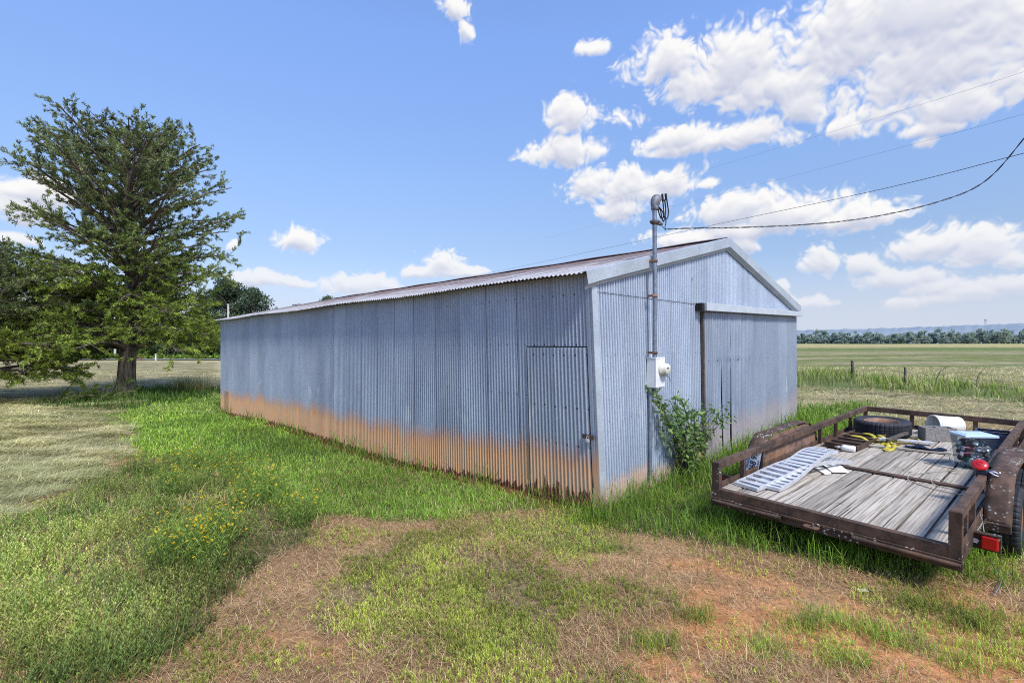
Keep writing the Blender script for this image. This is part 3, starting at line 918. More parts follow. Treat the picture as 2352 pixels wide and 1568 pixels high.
GREENS = [(.105, .195, .028), (.14, .245, .038), (.080, .155, .026), (.19, .27, .06)]
LUSH = [(.125, .245, .026), (.165, .295, .036), (.09, .185, .024), (.22, .32, .07)]
WEEDC = [(.135, .195, .040), (.18, .245, .052), (.095, .15, .032), (.24, .28, .085), (.23, .22, .105), (.15, .20, .05)]
LIME = [(.25, .315, .050), (.33, .375, .075), (.17, .24, .04), (.36, .38, .12)]
STRAW = [(.42, .31, .185), (.35, .235, .13), (.50, .40, .27), (.21, .14, .085), (.27, .17, .105), (.15, .095, .06)]
HAYC = [(.48, .44, .29), (.40, .385, .23), (.54, .50, .36), (.34, .37, .19), (.20, .23, .10), (.15, .14, .08)]
HAYR = [(.37, .325, .225), (.30, .275, .165), (.44, .39, .285), (.23, .24, .10), (.17, .19, .065), (.15, .12, .08)]

def trailer_shade(x, y): return 0

def wall_dist(x, y):
    u, v = barn_local(x, y)
    du = np.maximum(np.maximum(-u, u-BL), 0); dv = np.maximum(np.maximum(-v, v-BW), 0)
    return np.sqrt(du*du+dv*dv), u, v

# ---- lawn beside the barn
def w_lawn(x, y):
    d, u, v = wall_dist(x, y)
    bare = 1-.75*((v < 0) & (d < .22) & (vnoise(u*1.1, u*0, 7) < .62) & (u > 0))
    return np.clip(np.maximum(zone('lawn', x, y), zone('cor', x, y, .3, .8)*.35), 0, 1)*bare
lawn = [grass_layer(420000, 3.8, 24, 1.75, w_lawn, (.05, .17), .0036, (.05, 1.0), (.1, 1.1), LUSH+[(.24, .33, .085)], patch=.42),
        grass_layer(60000, 3.8, 24, 1.75, w_lawn, (.04, .10), .004, (.3, 1.2), (.1, .6), STRAW[:2]+GREENS, patch=.2)]
V, T, C = join(lawn)
big_ = fbm(V[:, 0]*.5+7, V[:, 1]*.5, 59, 4); C = C*(.68 + .60*sstep(.32, .66, big_))[:, None]
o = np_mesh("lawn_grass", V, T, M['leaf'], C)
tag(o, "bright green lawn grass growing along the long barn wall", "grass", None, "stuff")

# ---- tall grass: foot of the walls, under and around the trailer, fence line, round the cedar
def w_tall(x, y):
    d, u, v = wall_dist(x, y)
    w = zone('rgrass', x, y, .25, .6)
    w = w*np.where(fbm(x*1.3, y*1.3, 44, 3) > .42, 1, .45)
    return w
def w_wall(x, y):
    d, u, v = wall_dist(x, y)
    a = np.exp(-(d/.16)**2)*(vnoise(u*1.7, u*0+1, 5) > .45)*(v < 0)*(u > -.3)*(u < BL)
    b = np.exp(-(d/.35)**2)*(v > -.3)*(u < 0)
    cn = np.exp(-((u+.15)**2+(v-.35)**2)/.12)
    return np.clip(a*.6+b+cn, 0, 1)
tall = [grass_layer(230000, 3.6, 16, 1.5, w_tall, (.10, .34), .0048, (.05, .75), (.15, 1.1), GREENS+LUSH[:2], patch=.25),
        grass_layer(260000, 4.5, 20, 1.2, w_wall, (.16, .52), .0055, (.02, .5), (.2, 1.3), GREENS+[(.15, .21, .07)], patch=.2),
        grass_layer(70000, 14, 34, 1.2, lambda x, y: zone('fence', x, y, .2, .5)*np.where(fbm(x*.7, y*.7, 43, 3) > .5, 1, .22), (.22, .70), .007, (.02, .5), (.1, .9), GREENS+[(.24, .26, .12), (.34, .31, .19), (.20, .23, .09), (.30, .28, .16)], span=1.3, patch=.3),
        grass_layer(60000, 17, 30, 1.2, lambda x, y: zone('treeg', x, y, .2, .5), (.20, .5), .008, (.02, .6), (.1, .9), [(.05, .10, .022), (.07, .135, .026), (.04, .08, .022)], patch=.2)]
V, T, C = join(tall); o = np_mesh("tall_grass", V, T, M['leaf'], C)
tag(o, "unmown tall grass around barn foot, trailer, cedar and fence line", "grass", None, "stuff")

# ---- broad-leaved weeds at the left
def w_weed(x, y): return zone('weed', x, y)
def patchy(x, y, sx=.9, lo=.55, hi=1.5, seed=46): return (lo + (hi-lo)*sstep(.32, .68, fbm(x*sx, y*sx, seed, 4)))
def tint(part, n_per, f):
    V, T, C = part; return V, T, C*np.repeat(f, n_per)[:, None]
def w_weed2(x, y): return poly_mask(ZW['weed'], x, y, .22, .75, 24)*np.where(fbm(x*1.7, y*1.7, 46, 3) > .40, 1, .30)
x, y = scatter(62000, 2.6, 11, 1.7, 1.3); x, y = pick(x, y, w_weed2(x, y)); m = len(x)
hp = fbm(x*.8, y*.8, 49, 3)
c0 = WEEDC
wd = []
for lo, hi, cols in ((0, .47, [(.10, .165, .038), (.14, .20, .05), (.08, .13, .03)]), (.47, .56, WEEDC), (.56, 1, [(.21, .275, .06), (.27, .32, .085), (.17, .23, .05), (.30, .29, .13)])):
    k = (hp >= lo) & (hp < hi)
    if k.sum(): wd.append(sprigs(x[k], y[k], (.05+.17*RNG.random(k.sum())**2.2)*(.25+1.5*hp[k]), 9, .036, .0095, cols, .7))
x, y = scatter(9000, 2.6, 10, 1.6, 1.3); x, y = pick(x, y, w_weed2(x, y)*(fbm(x*.7, y*.7, 47, 3) > .5)); m = len(x)
wd.append(sprigs(x, y, .12+.22*RNG.random(m), 16, .042, .007, [(.14, .215, .06), (.18, .24, .075)], .5, up=.8))
x, y = scatter(7000, 2.6, 9, 1.6, 1.3); x, y = pick(x, y, w_weed2(x, y)*(fbm(x*.6+5, y*.6, 48, 3) > .48)); m = len(x)
wd.append(sprigs(x, y, .12+.16*RNG.random(m), 9, .018, .005, [(.24, .18, .16), (.32, .26, .22), (.18, .14, .12)], .7, up=.9))
wd.append(grass_layer(150000, 2.6, 11, 1.7, w_weed2, (.06, .22), .0036, (.2, 1.4), (.1, .8), WEEDC+[(.30, .26, .16), (.22, .27, .09)], 1.3, patch=.45))
wd.append(grass_layer(26000, 2.6, 11, 1.7, w_weed2, (.12, .30), .003, (.9, 1.45), (.1, .5), STRAW, 1.3, patch=.2))
V, T, C = join(wd)
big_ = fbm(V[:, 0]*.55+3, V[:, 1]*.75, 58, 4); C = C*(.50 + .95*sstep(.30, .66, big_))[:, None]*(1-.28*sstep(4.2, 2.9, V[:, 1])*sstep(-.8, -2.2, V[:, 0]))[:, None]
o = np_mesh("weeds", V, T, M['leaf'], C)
tag(o, "dense dark green weeds spreading over the left foreground", "weeds", None, "stuff")

# ---- low yellow-green sprigs in the worn yard
def w_spr(x, y):
    cl = fbm(x*2.4, y*2.4, 52, 3)
    p = .9*zone('cen', x, y, .35, .9)*np.where(cl > .42, 1, .22) + .5*zone('cor', x, y, .3, .8)
    other = sstep(.55, .68, fbm(x*1.6, y*1.6, 53, 4))*.36 + .03
    keep = (1-zone('weed', x, y))*(1-zone('lawn', x, y))*(1-zone('hayl', x, y))*(y < 9)*(x-.62*y < 2.2)
    return np.clip(p + other*keep, 0, 1)
x, y = scatter(150000, 2.35, 8.5, 1.75); x, y = pick(x, y, w_spr(x, y)); m = len(x)
big = fbm(x*.9, y*.9, 54, 3)
sp = [sprigs(x, y, (.025+.055*RNG.random(m)**1.6)*(.6+.9*big), 10, .026, .0042, LIME, .7, up=.75)]
sp.append(grass_layer(30000, 2.35, 8, 1.75, lambda x, y: w_spr(x, y)*.7, (.03, .11), .0026, (.1, 1.1), (.1, .8), LIME+[(.26, .25, .12)], patch=.25))
tx = [gp(px, py) for px, py in ((1840, 1440), (1900, 1425), (1990, 1450), (1760, 1490), (2060, 1480), (2240, 1440), (1600, 1420), (2120, 1400), (1950, 1530), (1500, 1480), (2200, 1530))]
bx = np.concatenate([np.full(240, q[0]) for q in tx]) + RNG.normal(size=240*len(tx))*.10; by = np.concatenate([np.full(240, q[1]) for q in tx]) + RNG.normal(size=240*len(tx))*.07
nb_ = len(bx)
sp.append(blades(np.stack([bx, by, ground_z(bx, by)], 1), RNG.random(nb_)*2*PI, .05+.12*RNG.random(nb_), np.full(nb_, .0034), .1+.7*RNG.random(nb_), .2+.7*RNG.random(nb_), mixc(GREENS+LIME[:2], nb_)))
V, T, C = join(sp)
big_ = fbm(V[:, 0]*1.6+7, V[:, 1]*1.6, 63, 4); C = C*(.66 + .62*sstep(.32, .64, big_))[:, None]
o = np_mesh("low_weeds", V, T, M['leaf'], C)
tag(o, "low yellow-green sprigs dotted over the worn yard", "weeds", None, "stuff")

# ---- dead thatch over the yard
def w_that(x, y):
    keep = (1-zone('hayl', x, y))*(1-.55*zone('lawn', x, y))*(1-.6*zone('weed', x, y))*(1-.6*zone('rgrass', x, y))*(y < 9.5)*(x-.62*y < 2.6)
    bare = np.maximum(zone('dirt', x, y, .5, 1.2), zone('dirtl', x, y, .5, 1.2))*sstep(.42, .6, fbm(x*1.9, y*1.9, 55, 4))
    return keep*(1-.72*bare)*np.where(fbm(x*2.1+4, y*2.1, 56, 3) > .45, 1, .5)
x, y = scatter(300000, 2.3, 9, 1.75); x, y = pick(x, y, w_that(x, y)); m = len(x)
P3 = np.stack([x, y, ground_z(x, y)+.004+.012*RNG.random(m)], 1)
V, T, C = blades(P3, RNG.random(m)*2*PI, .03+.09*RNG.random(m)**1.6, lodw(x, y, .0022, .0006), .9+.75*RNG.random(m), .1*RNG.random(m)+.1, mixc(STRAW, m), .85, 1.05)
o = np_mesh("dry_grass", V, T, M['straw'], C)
tag(o, "flattened dead brown grass lying over the yard", "dry grass", None, "stuff")

x, y = scatter(9000, 2.3, 8, 1.75); x, y = pick(x, y, w_that(x, y)*(fbm(x*1.3, y*1.3, 57, 3) > .5)); m = len(x)
V2, T2, C2 = blades(np.stack([x, y, ground_z(x, y)+.006], 1), RNG.random(m)*2*PI, .06+.12*RNG.random(m), lodw(x, y, .0028, .0006), .3+1.1*RNG.random(m), .2+.5*RNG.random(m), mixc(STRAW[:3], m)*1.1, .9, 1.05)
tag(np_mesh("dead_stalks", V2, T2, M['straw'], C2), "pale dead stalks sticking up from the worn yard", "dry grass", None, "stuff")

# ---- mown hay
def hay(n, y0, y1, k, wfun, cols, span=1.3, Lr=(.15, .42), lw=.0006):
    x, y = scatter(n, y0, y1, k, span); x, y = pick(x, y, wfun(x, y)); m = len(x)
    ridge = fbm(x*.9+.3*y, (y-.15*x)*2.1, 85, 4)
    a = (fbm(x*.8, y*.8, 61, 3)-.5)*5.5 + .2 + 1.0*RNG.normal(size=m)
    z = ground_z(x, y) + (1-sstep(25, 60, np.sqrt(x*x+y*y)))*.15*(ridge-.45) + .01 + .07*RNG.random(m)*sstep(.4, .65, ridge)
    c = mixc(cols, m)*(.40+1.25*ridge)[:, None]
    g_ = sstep(.5, .66, fbm(x*.45, y*1.1, 62, 3))[:, None]*.28
    c = c*(1-g_) + np.array([.17, .235, .07])*g_
    return blades(np.stack([x, y, z], 1), a, (Lr[0]+(Lr[1]-Lr[0])*RNG.random(m))*(1+.02*y), lodw(x, y, .0036, lw), 1.18+.36*RNG.random(m), .1+.25*RNG.random(m), c, .9, 1.0)
hl = [hay(60000, 16, 40, 1.3, lambda x, y: ((x < -.45*y)).astype(float)*(1-zone('treeg', x, y)), HAYC, 1.3, (.10, .30), .0005)]
_sc = scatter
def scatter(n, y0, y1, k, span=1.22, pad=1.2):
    ys = np.linspace(y0, y1, 2000); pdf = ys**(-k+1); cdf = np.cumsum(pdf); cdf /= cdf[-1]
    y = np.interp(RNG.random(n), cdf, ys); return -(.30+.95*RNG.random(n))*y, y
hl.append(hay(330000, 4.2, 20, 1.7, lambda x, y: zone('hayl', x, y), HAYC, 1.3, (.07, .26), .0005))
scatter = _sc
def w_hayr(x, y):
    u, v = barn_local(x, y)
    behind = (v > BW+.5) | (u < -3)
    ok = ((x > .55*y - .2) & (y > 9.0) & (x > 6.0)) | ((x-.62*y > 2.2) & (y > 4.2))
    return (ok & behind)*(1-zone('fence', x, y))*(1-.85*zone('rgrass', x, y, .3, .6))*.95
hl.append(hay(230000, 5, 38, 1.45, w_hayr, HAYR, 1.35))
V, T, C = join(hl); o = np_mesh("mown_hay", V, T, M['straw'], C)
tag(o, "cut hay lying in loose swaths on both fields", "hay", None, "stuff")
# ------------------------------------------------------------------ cedars
def cedar(name, base, H, prof, nprim, seed, label, low=1.5, trunk_r=.42, lean=(0, 0), dens=1.0, col_top=None):
    """prof: list of (height fraction, radius) of the crown outline"""
    global RNG
    keep = RNG; RNG = np.random.default_rng(seed); rnd = random.Random(seed)
    root = empty(name, base, label, "tree")
    tk = MB()
    pts = []
    for i in range(15):
        t = i/14
        pts.append((lean[0]*t*t*H + .12*math.sin(t*5+seed), lean[1]*t*H + .10*math.cos(t*4+seed)-.1, H*.985*t))
    rad = [trunk_r*(1.28 if i == 0 else 1)*(1-i/14)**.8*.96 + .025 for i in range(15)]
    rad[0] = trunk_r*1.25; rad[1] = trunk_r*.98
    n = 22
    tk.tube(pts, rad, n=n)
    # fluted base
    for i, v in enumerate(tk.v[:15*n]):
        k = i % n; lev = i//n
        if lev < 6:
            p = Vector(pts[lev]); q = Vector(v)-p
            q *= 1 + (.11*math.sin(k/n*2*PI*5+1) + .07*math.sin(k/n*2*PI*9))*(1-lev/7)
            tk.v[i] = tuple(p+q)
    br = MB()
    hs = np.array([p[0] for p in prof]); rs = np.array([p[1] for p in prof])
    tuft_p, tuft_d, tuft_l, tuft_c = [], [], [], []
    def trunk_at(h):
        t = min(max(h/(H*.985), 0), 1)*14; i = min(int(t), 13); f = t-i
        return Vector(pts[i]).lerp(Vector(pts[i+1]), f)
    for k in range(nprim):
        t = (k+.5)/nprim
        h0 = low + (H*.93-low)*t**1.22
        az = k*2.399963 + rnd.uniform(-.35, .35)
        f0 = h0/H
        el = math.radians(-3 + 40*min(1, f0*1.2)) + rnd.uniform(-.14, .14)
        R_ = float(np.interp(min(.995, f0 + .18*f0), hs, rs))*rnd.uniform(.62, 1.06)
        if rnd.random() < .12 and f0 < .6: R_ *= 1.12
        L = R_/max(.35, math.cos(el))
        L = min(L, (H*.985-h0)/max(.12, math.sin(el+.12)) if el > .0 else L)
        L = max(L, .7)
        p = trunk_at(h0); path = [p.copy()]
        d_az = az; e = el + .12
        nseg = 9
        for s in range(nseg):
            f = (s+1)/nseg
            e2 = e + (f-.4)*(-.30 if f0 > .6 else -.35 if f0 > .33 else -.92) + rnd.uniform(-.12, .12)
            d_az += rnd.uniform(-.14, .14)
            nxt = path[-1] + Vector((math.cos(d_az)*math.cos(e2), math.sin(d_az)*math.cos(e2), math.sin(e2)))*(L/nseg)
            if s > 2 and ((nxt.xy-trunk_at(nxt.z).xy).length > float(np.interp(nxt.z/H, hs, rs))*(.84+.2*rnd.random()) or nxt.z > H*.985): break
            path.append(nxt)
        nseg = len(path)-1
        r0 = .028*L**.75*(1.1)+.012
        br.tube(path, [r0*(1-.88*i/nseg)+.006 for i in range(nseg+1)], n=6, caps=False)
        ns = max(6, int(L*(4.8 if f0 < .45 else 3.5)*dens))
        for s in range(ns):
            f = (.40 if f0 < .24 else .18) ; f = f + (1-f)*(s+rnd.random())/ns
            q = f*nseg; i = min(int(q), nseg-1)
            b = path[i].lerp(path[i+1], q-i)
            td = (path[i+1]-path[i]).normalized()
            side = td.cross(Vector((0, 0, 1))).normalized()*(1 if s % 2 else -1)
            dirn = (td*rnd.uniform(.45, 1.0) + side*rnd.uniform(.35, 1.25) + Vector((0, 0, rnd.uniform(-.50, .55)+(.08 if f0 > .5 else -.12)))).normalized()
            l2 = min(L*rnd.uniform(.18, .40)*(1.15-.5*f) + .28, 1.25)
            sp = [b]
            dd = dirn.copy()
            for w in range(4):
                dd = (dd + Vector((rnd.uniform(-.22, .22), rnd.uniform(-.22, .22), rnd.uniform(-.12, .20)))).normalized()
                sp.append(sp[-1]+dd*l2/4)
            if (sp[-1].xy-trunk_at(sp[-1].z).xy).length < float(np.interp(min(1, sp[-1].z/H), hs, rs))*1.05 and sp[-1].z < H*1.02: br.tube(sp, [.014, .011, .008, .006, .004], n=4, caps=False)
            nt = max(3, int(l2*6.8))
            for w in range(nt):
                g2 = .25 + .8*(w+rnd.random())/nt
                q2 = min(g2, 1)*4; i2 = min(int(q2), 3)
                c = sp[i2].lerp(sp[i2+1], q2-i2)
                tuft_p.append(c + Vector((rnd.gauss(0, .05), rnd.gauss(0, .05), rnd.gauss(0, .04)+.02)))
                tuft_d.append((sp[i2+1]-sp[i2]).normalized() + Vector((rnd.gauss(0, .45), rnd.gauss(0, .45), .02+rnd.gauss(0, .35))))
                tuft_l.append(rnd.uniform(.16, .33))
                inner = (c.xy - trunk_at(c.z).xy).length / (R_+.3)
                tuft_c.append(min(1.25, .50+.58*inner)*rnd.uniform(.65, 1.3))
    tp = np.array([tuple(v) for v in tuft_p]); td = unit(np.array([tuple(v) for v in tuft_d])); tl = np.array(tuft_l); tc = np.array(tuft_c)
    hr_ = np.interp(tp[:, 2]/H, hs, rs)
    ax_ = np.array([tuple(trunk_at(z)) for z in tp[:, 2]])
    rad_ = np.hypot(tp[:, 0]-ax_[:, 0], tp[:, 1]-ax_[:, 1]); an_ = np.arctan2(tp[:, 1], tp[:, 0])
    ok_ = (rad_ < hr_*(.88+.34*vnoise(an_*2.2+9, tp[:, 2]*.9, seed))) & (tp[:, 2] < H*1.03)
    tp, td, tl, tc = tp[ok_], td[ok_], tl[ok_], tc[ok_]
    K = 28
    idx = np.repeat(np.arange(len(tp)), K)
    m = len(idx)
    rd = rand_dirs(m)
    d = unit(td[idx] + rd*.75)
    L = tl[idx]*(.45+.75*RNG.random(m))
    off = rand_dirs(m)*(.055*RNG.random((m, 1))) + td[idx]*((RNG.random((m, 1))-.25)*tl[idx][:, None]*.7)
    s = unit(np.cross(d, rand_dirs(m)))
    hf = (tp[idx][:, 2]/H)[:, None]
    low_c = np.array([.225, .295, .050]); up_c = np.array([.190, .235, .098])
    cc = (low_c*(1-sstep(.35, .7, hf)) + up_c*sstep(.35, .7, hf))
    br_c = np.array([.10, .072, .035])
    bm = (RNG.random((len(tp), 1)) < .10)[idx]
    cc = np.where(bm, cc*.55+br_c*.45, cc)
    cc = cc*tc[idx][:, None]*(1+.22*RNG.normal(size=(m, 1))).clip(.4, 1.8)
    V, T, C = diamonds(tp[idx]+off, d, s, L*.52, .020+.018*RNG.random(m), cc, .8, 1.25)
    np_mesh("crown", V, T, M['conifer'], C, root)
    tk.build("trunk", M['bark'], root)
    br.build("branches", M['bark'], root)
    RNG = keep
    return root

CB = (-17.05, 22.1, float(gz(-17.05, 22.1))-.08)
cedar("cedar_tree", CB, 12.1,
      [(0, 4.1), (.1, 4.4), (.22, 4.4), (.4, 4.2), (.55, 4.2), (.68, 4.5), (.8, 4.3), (.9, 3.8), (.97, 3.2), (1, 2.5)],
      112, 5, "tall open cedar with a thick fluted trunk left of the barn", low=1.95, trunk_r=.325, lean=(0, 0))
cb2 = (-20.9, 19.4, float(gz(-20.9, 19.4))-.08)
cedar("cedar_tree", cb2, 6.3,
      [(0, 4.6), (.12, 5.2), (.3, 5.2), (.5, 4.8), (.7, 4.0), (.85, 3.0), (1, 1.4)],
      66, 9, "lower bushy cedar at the left edge, its boughs drooping over the hay", low=.95, trunk_r=.30, dens=1.15)

# ------------------------------------------------------------------ broadleaf trees of the background
def leafy_meshes(seed, H, R, haze=0.0, n_cl=26, per=230, leaf=.42, dark=1.0, low=.10):
    rng = np.random.default_rng(seed)
    cl = []
    for i in range(n_cl):
        t = rng.random()
        h = H*(low + (1-low-.06)*t)
        rr = R*(math.sin(min(1, (.25+.8*t))*PI)**.55 if t < .94 else .35)*rng.uniform(.35, 1.0)
        a = rng.random()*2*PI
        cl.append((rr*math.cos(a), rr*math.sin(a), h, R*rng.uniform(.26, .46)))
    cl.append((0, 0, H*.9, R*.36)); cl.append((0, 0, H*.55, R*.6))
    V, C, D_ = [], [], []
    for (cx, cy, cz, cr) in cl:
        d = rng.normal(size=(per, 3)); d /= np.linalg.norm(d, axis=1, keepdims=True)
        rr = cr*(.55+.5*rng.random((per, 1)))
        p = np.array([cx, cy, cz]) + d*rr*np.array([1, 1, .82])
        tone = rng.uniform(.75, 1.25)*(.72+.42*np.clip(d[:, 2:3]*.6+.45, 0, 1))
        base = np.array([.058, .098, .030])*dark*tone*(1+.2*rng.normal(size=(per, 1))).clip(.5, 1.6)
        base = base*(1-haze) + np.array([.40, .47, .50])*haze  # distance haze blended into the leaf colour
        V.append(p); C.append(base); D_.append(d)
    p = np.concatenate(V); c = np.concatenate(C); d = np.concatenate(D_)
    m = len(p)
    q = rng.normal(size=(m, 3)); q /= np.linalg.norm(q, axis=1, keepdims=True)
    dd = d*.7+q; dd /= np.linalg.norm(dd, axis=1, keepdims=True)
    s = np.cross(dd, rng.normal(size=(m, 3))); s /= np.linalg.norm(s, axis=1, keepdims=True)+1e-9
    return diamonds(p-dd*leaf*.5, dd, s, np.full(m, leaf)*(.6+.8*rng.random(m)), np.full(m, leaf*.62), c, .85, 1.1)

def leafy_tree(seed, H, R, label, group, haze=.05, dark=1.0, **kw):
    root = empty("broadleaf_tree", (0, 0, 0), label, "tree", group)
    V, T, C = leafy_meshes(seed, H, R, haze, dark=dark, **kw)
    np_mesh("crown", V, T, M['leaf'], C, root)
    tb = MB(); tb.tube([(0, 0, -.3), (.1, 0, H*.3), (-.05, .1, H*.6), (0, 0, H*.86)], [.22, .18, .12, .05], n=8)
    for k in range(5):
        a = k*1.3; tb.tube([(0, 0, H*(.25+.1*k)), (math.cos(a)*R*.4, math.sin(a)*R*.4, H*(.38+.1*k)), (math.cos(a)*R*.7, math.sin(a)*R*.7, H*(.46+.09*k))], [.10, .07, .03], n=5)
    tb.build("trunk", M['bark'], root)
    return root

GR = "trees in the wood beyond the left road"
kinds = [leafy_tree(101, 12.5, 4.2, "dense dark broadleaf tree in the wood beyond the road", GR, .06, .8),
         leafy_tree(102, 14.0, 4.8, "tall rounded broadleaf tree in the wood beyond the road", GR, .10, .95),
         leafy_tree(103, 10.5, 4.0, "lower spreading broadleaf tree in the wood beyond the road", GR, .05, .7)]
rnd = random.Random(4)
spots = []
for i in range(23):
    xx = -112 + i*4.9 + rnd.uniform(-1, 1); spots.append((xx, 91 + rnd.uniform(-2, 3.5), i % 3, rnd.uniform(.85, 1.08)))
for i in range(18):
    xx = -110 + i*6.0 + rnd.uniform(-1, 1); spots.append((xx, 100 + rnd.uniform(-2, 4), (i+1) % 3, rnd.uniform(.95, 1.2)))
used = [False]*3
for (xx, yy, k, s) in spots:
    # height limit so that the skyline stays where the photograph has it
    if xx > -.40*yy: s *= .66
    elif xx > -.47*yy: s *= .80
    elif xx > -.56*yy: s *= .92
    if xx > -.30*yy: s *= .72
    o = kinds[k] if not used[k] else copy_tree(kinds[k])
    used[k] = True
    o.location = (xx, yy, float(gz(xx, yy)))
    o.scale = (s, s, s*rnd.uniform(.95, 1.08)); o.rotation_euler = (0, 0, rnd.uniform(0, 6.28))
# one crown that shows over the middle of the barn roof
o = copy_tree(kinds[1]); xx, yy = -36.0, 96
o["label"] = "rounded tree crown showing alone above the barn roof line"
del o["group"]
o.location = (xx, yy, float(gz(xx, yy))); o.scale = (.75, .75, .84)
o = copy_tree(kinds[2]); xx, yy = -41.5, 99
o["label"] = "small tree top just left of the crown above the roof"
del o["group"]
o.location = (xx, yy, float(gz(xx, yy))); o.scale = (.55, .55, .92)

# pale trunk standing out in front of the dark wood, left of the cedar trunk
mb = MB(); xx, yy = -72.0, 89.0; zz = float(gz(xx, yy))
mb.tube([(0, 0, -.3), (.05, 0, 3), (-.05, 0, 7.5)], [.20, .17, .12], n=8)
tag(mb.build("utility_pole", M['pole'], loc=(-.80*86, 86, float(gz(-69, 86)))), "pale pole standing at the roadside before the dark wood", "pole")

# shrubs and verge below the wood read as one dark mass
x = RNG.uniform(-120, -8, 26000); y = 88 + RNG.random(26000)**1.3*10
h = RNG.random(26000)**1.5*2.6
Pn = np.stack([x, y, gz(x, y)+h], 1); dd = rand_dirs(26000); ss_ = unit(np.cross(dd, rand_dirs(26000)))
cc = mixc([(.045, .080, .024), (.06, .105, .03), (.035, .06, .022)], 26000, .25)
cc[:3000] = cc[:3000]*np.array([2.2, 2.1, 1.4]); Pn[:3000, 2] = gz(x[:3000], y[:3000]) + RNG.random(3000)*.5; Pn[:3000, 1] = 85.5+RNG.random(3000)*2
V, T, C = diamonds(Pn, dd, ss_, np.full(26000, .7), np.full(26000, .42), cc)
tag(np_mesh("undergrowth", V, T, M['leaf'], C), "dark undergrowth below the wood beyond the road", "undergrowth", None, "stuff")

# far wood behind the right-hand field: one mass
def far_wood():
    parts = []
    rng = np.random.default_rng(77)
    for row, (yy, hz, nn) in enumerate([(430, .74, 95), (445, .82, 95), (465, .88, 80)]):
        for i in range(nn):
            az = math.radians(26 + 27*(i+rng.random()*.8)/nn)
            r = yy/math.cos(math.radians(36))*rng.uniform(.985, 1.03)
            px, py = r*math.sin(az), r*math.cos(az)
            H = rng.uniform(4.5, 10.5)*(1.25 if rng.random() < .12 else 1)*(.9 if row == 0 else 1.05)
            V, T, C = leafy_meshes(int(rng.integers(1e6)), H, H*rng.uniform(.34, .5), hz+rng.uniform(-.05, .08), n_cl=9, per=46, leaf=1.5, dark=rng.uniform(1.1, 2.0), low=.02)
            V = V + np.array([px, py, 1.2])
            parts.append((V, T, C))
    V, T, C = join(parts)
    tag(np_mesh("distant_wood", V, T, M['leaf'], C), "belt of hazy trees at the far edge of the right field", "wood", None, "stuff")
far_wood()

# ------------------------------------------------------------------ wildflowers
def flower_plant(seed, H, R, nst, nfl):
    rnd = random.Random(seed); st = MB(); fl = MB()
    global RNG
    keep = RNG; RNG = np.random.default_rng(seed)
    Ps, As, Ls = [], [], []
    tips = []
    for i in range(nst):
        a = rnd.uniform(0, 2*PI); rr = R*rnd.random()**.6
        b = Vector((rr*.6*math.cos(a), rr*.6*math.sin(a), 0)); h = H*rnd.uniform(.60, 1.10)
        t = Vector((rr*1.15*math.cos(a), rr*1.15*math.sin(a), h)); tips.append(t)
        for w in range(16):
            f = (w+rnd.random())/16
            Ps.append(tuple(b.lerp(t, f))); As.append((a, f))
    Ps = np.array(Ps); n = len(Ps); az = RNG.random(n)*2*PI; e = .3+.8*RNG.random(n)
    d = np.stack([np.cos(az)*np.cos(e), np.sin(az)*np.cos(e), np.sin(e)], 1); s = unit(np.cross(d, rand_dirs(n)))
    f = np.array([q[1] for q in As])[:, None]
    c = mixc([(.15, .235, .05), (.20, .285, .07), (.11, .185, .04)], n, .15)*(.65+.5*f)
    V1 = diamonds(Ps, d, s, .045+.04*RNG.random(n), np.full(n, .007), c)
    ups = np.array([tuple(t) for t in tips]); bs = ups*np.array([.52, .52, 0])
    Fp, Fd, Fc = [], [], []
    for i in range(nfl):
        t = rnd.choice(tips)
        p = t + Vector((rnd.gauss(0, .035), rnd.gauss(0, .035), rnd.uniform(-.03, .05)))
        k = 6; tiltx, tilty = rnd.gauss(0, .35), rnd.gauss(0, .35)
        cl = (.78, .55, .02) if rnd.random() < .75 else (.78, .44, .02)
        for j in range(k):
            a = j/k*2*PI
            Fp.append(tuple(p)); Fd.append((math.cos(a), math.sin(a), .25+tiltx*math.cos(a)+tilty*math.sin(a))); Fc.append(cl)
    Fp = np.array(Fp); Fd = unit(np.array(Fd)); s = unit(np.cross(Fd, np.array([[0, 0, 1.0]])))
    V2 = diamonds(Fp, Fd, s, np.full(len(Fp), .016), np.full(len(Fp), .012), np.array(Fc))
    bb = ups*np.array([.52, .52, 0]); dv = ups-bb; ln = np.linalg.norm(dv, axis=1)
    sx = unit(np.cross(dv, rand_dirs(len(dv))))
    V3 = diamonds(bb, unit(dv), sx, ln, np.full(len(ln), .006), np.full((len(ln), 3), .10)*np.array([.9, 1.5, .4]))
    V, T, C = join([V1, V2, V3])
    root = np_mesh("wildflower", V, T, M['leaf'], C)
    RNG = keep
    return root
FG = "yellow wildflowers among the left weeds"
fk = [flower_plant(301, .36, .20, 28, 18), flower_plant(302, .42, .26, 36, 28), flower_plant(303, .33, .17, 22, 10)]
for o, lb in zip(fk, ("feathery green weed with scattered yellow flowers", "tall feathery weed thick with yellow flowers", "small feathery weed with few yellow flowers")):
    tag(o, lb, "wildflower", FG)
FL = [(400,1100,1),(425,1075,1),(445,1110,0),(470,1090,2),(385,1125,2),(415,1130,0),(440,1070,0),(520,1085,1),(545,1110,1),(570,1125,0),(600,1105,1),(620,1130,0),(585,1150,1),(560,1160,2),(640,1150,2),
      (400,1255,1),(430,1270,0),(455,1255,1),(415,1285,1),(480,1280,0),(505,1255,2),(380,1290,2),(510,1235,1),(535,1225,0),(300,1075,2),(680,1200,0),(700,1185,2),(470,1300,1),(650,1180,2),(350,1085,2),(490,1060,2),(535,1070,0)]
fu = [False]*3
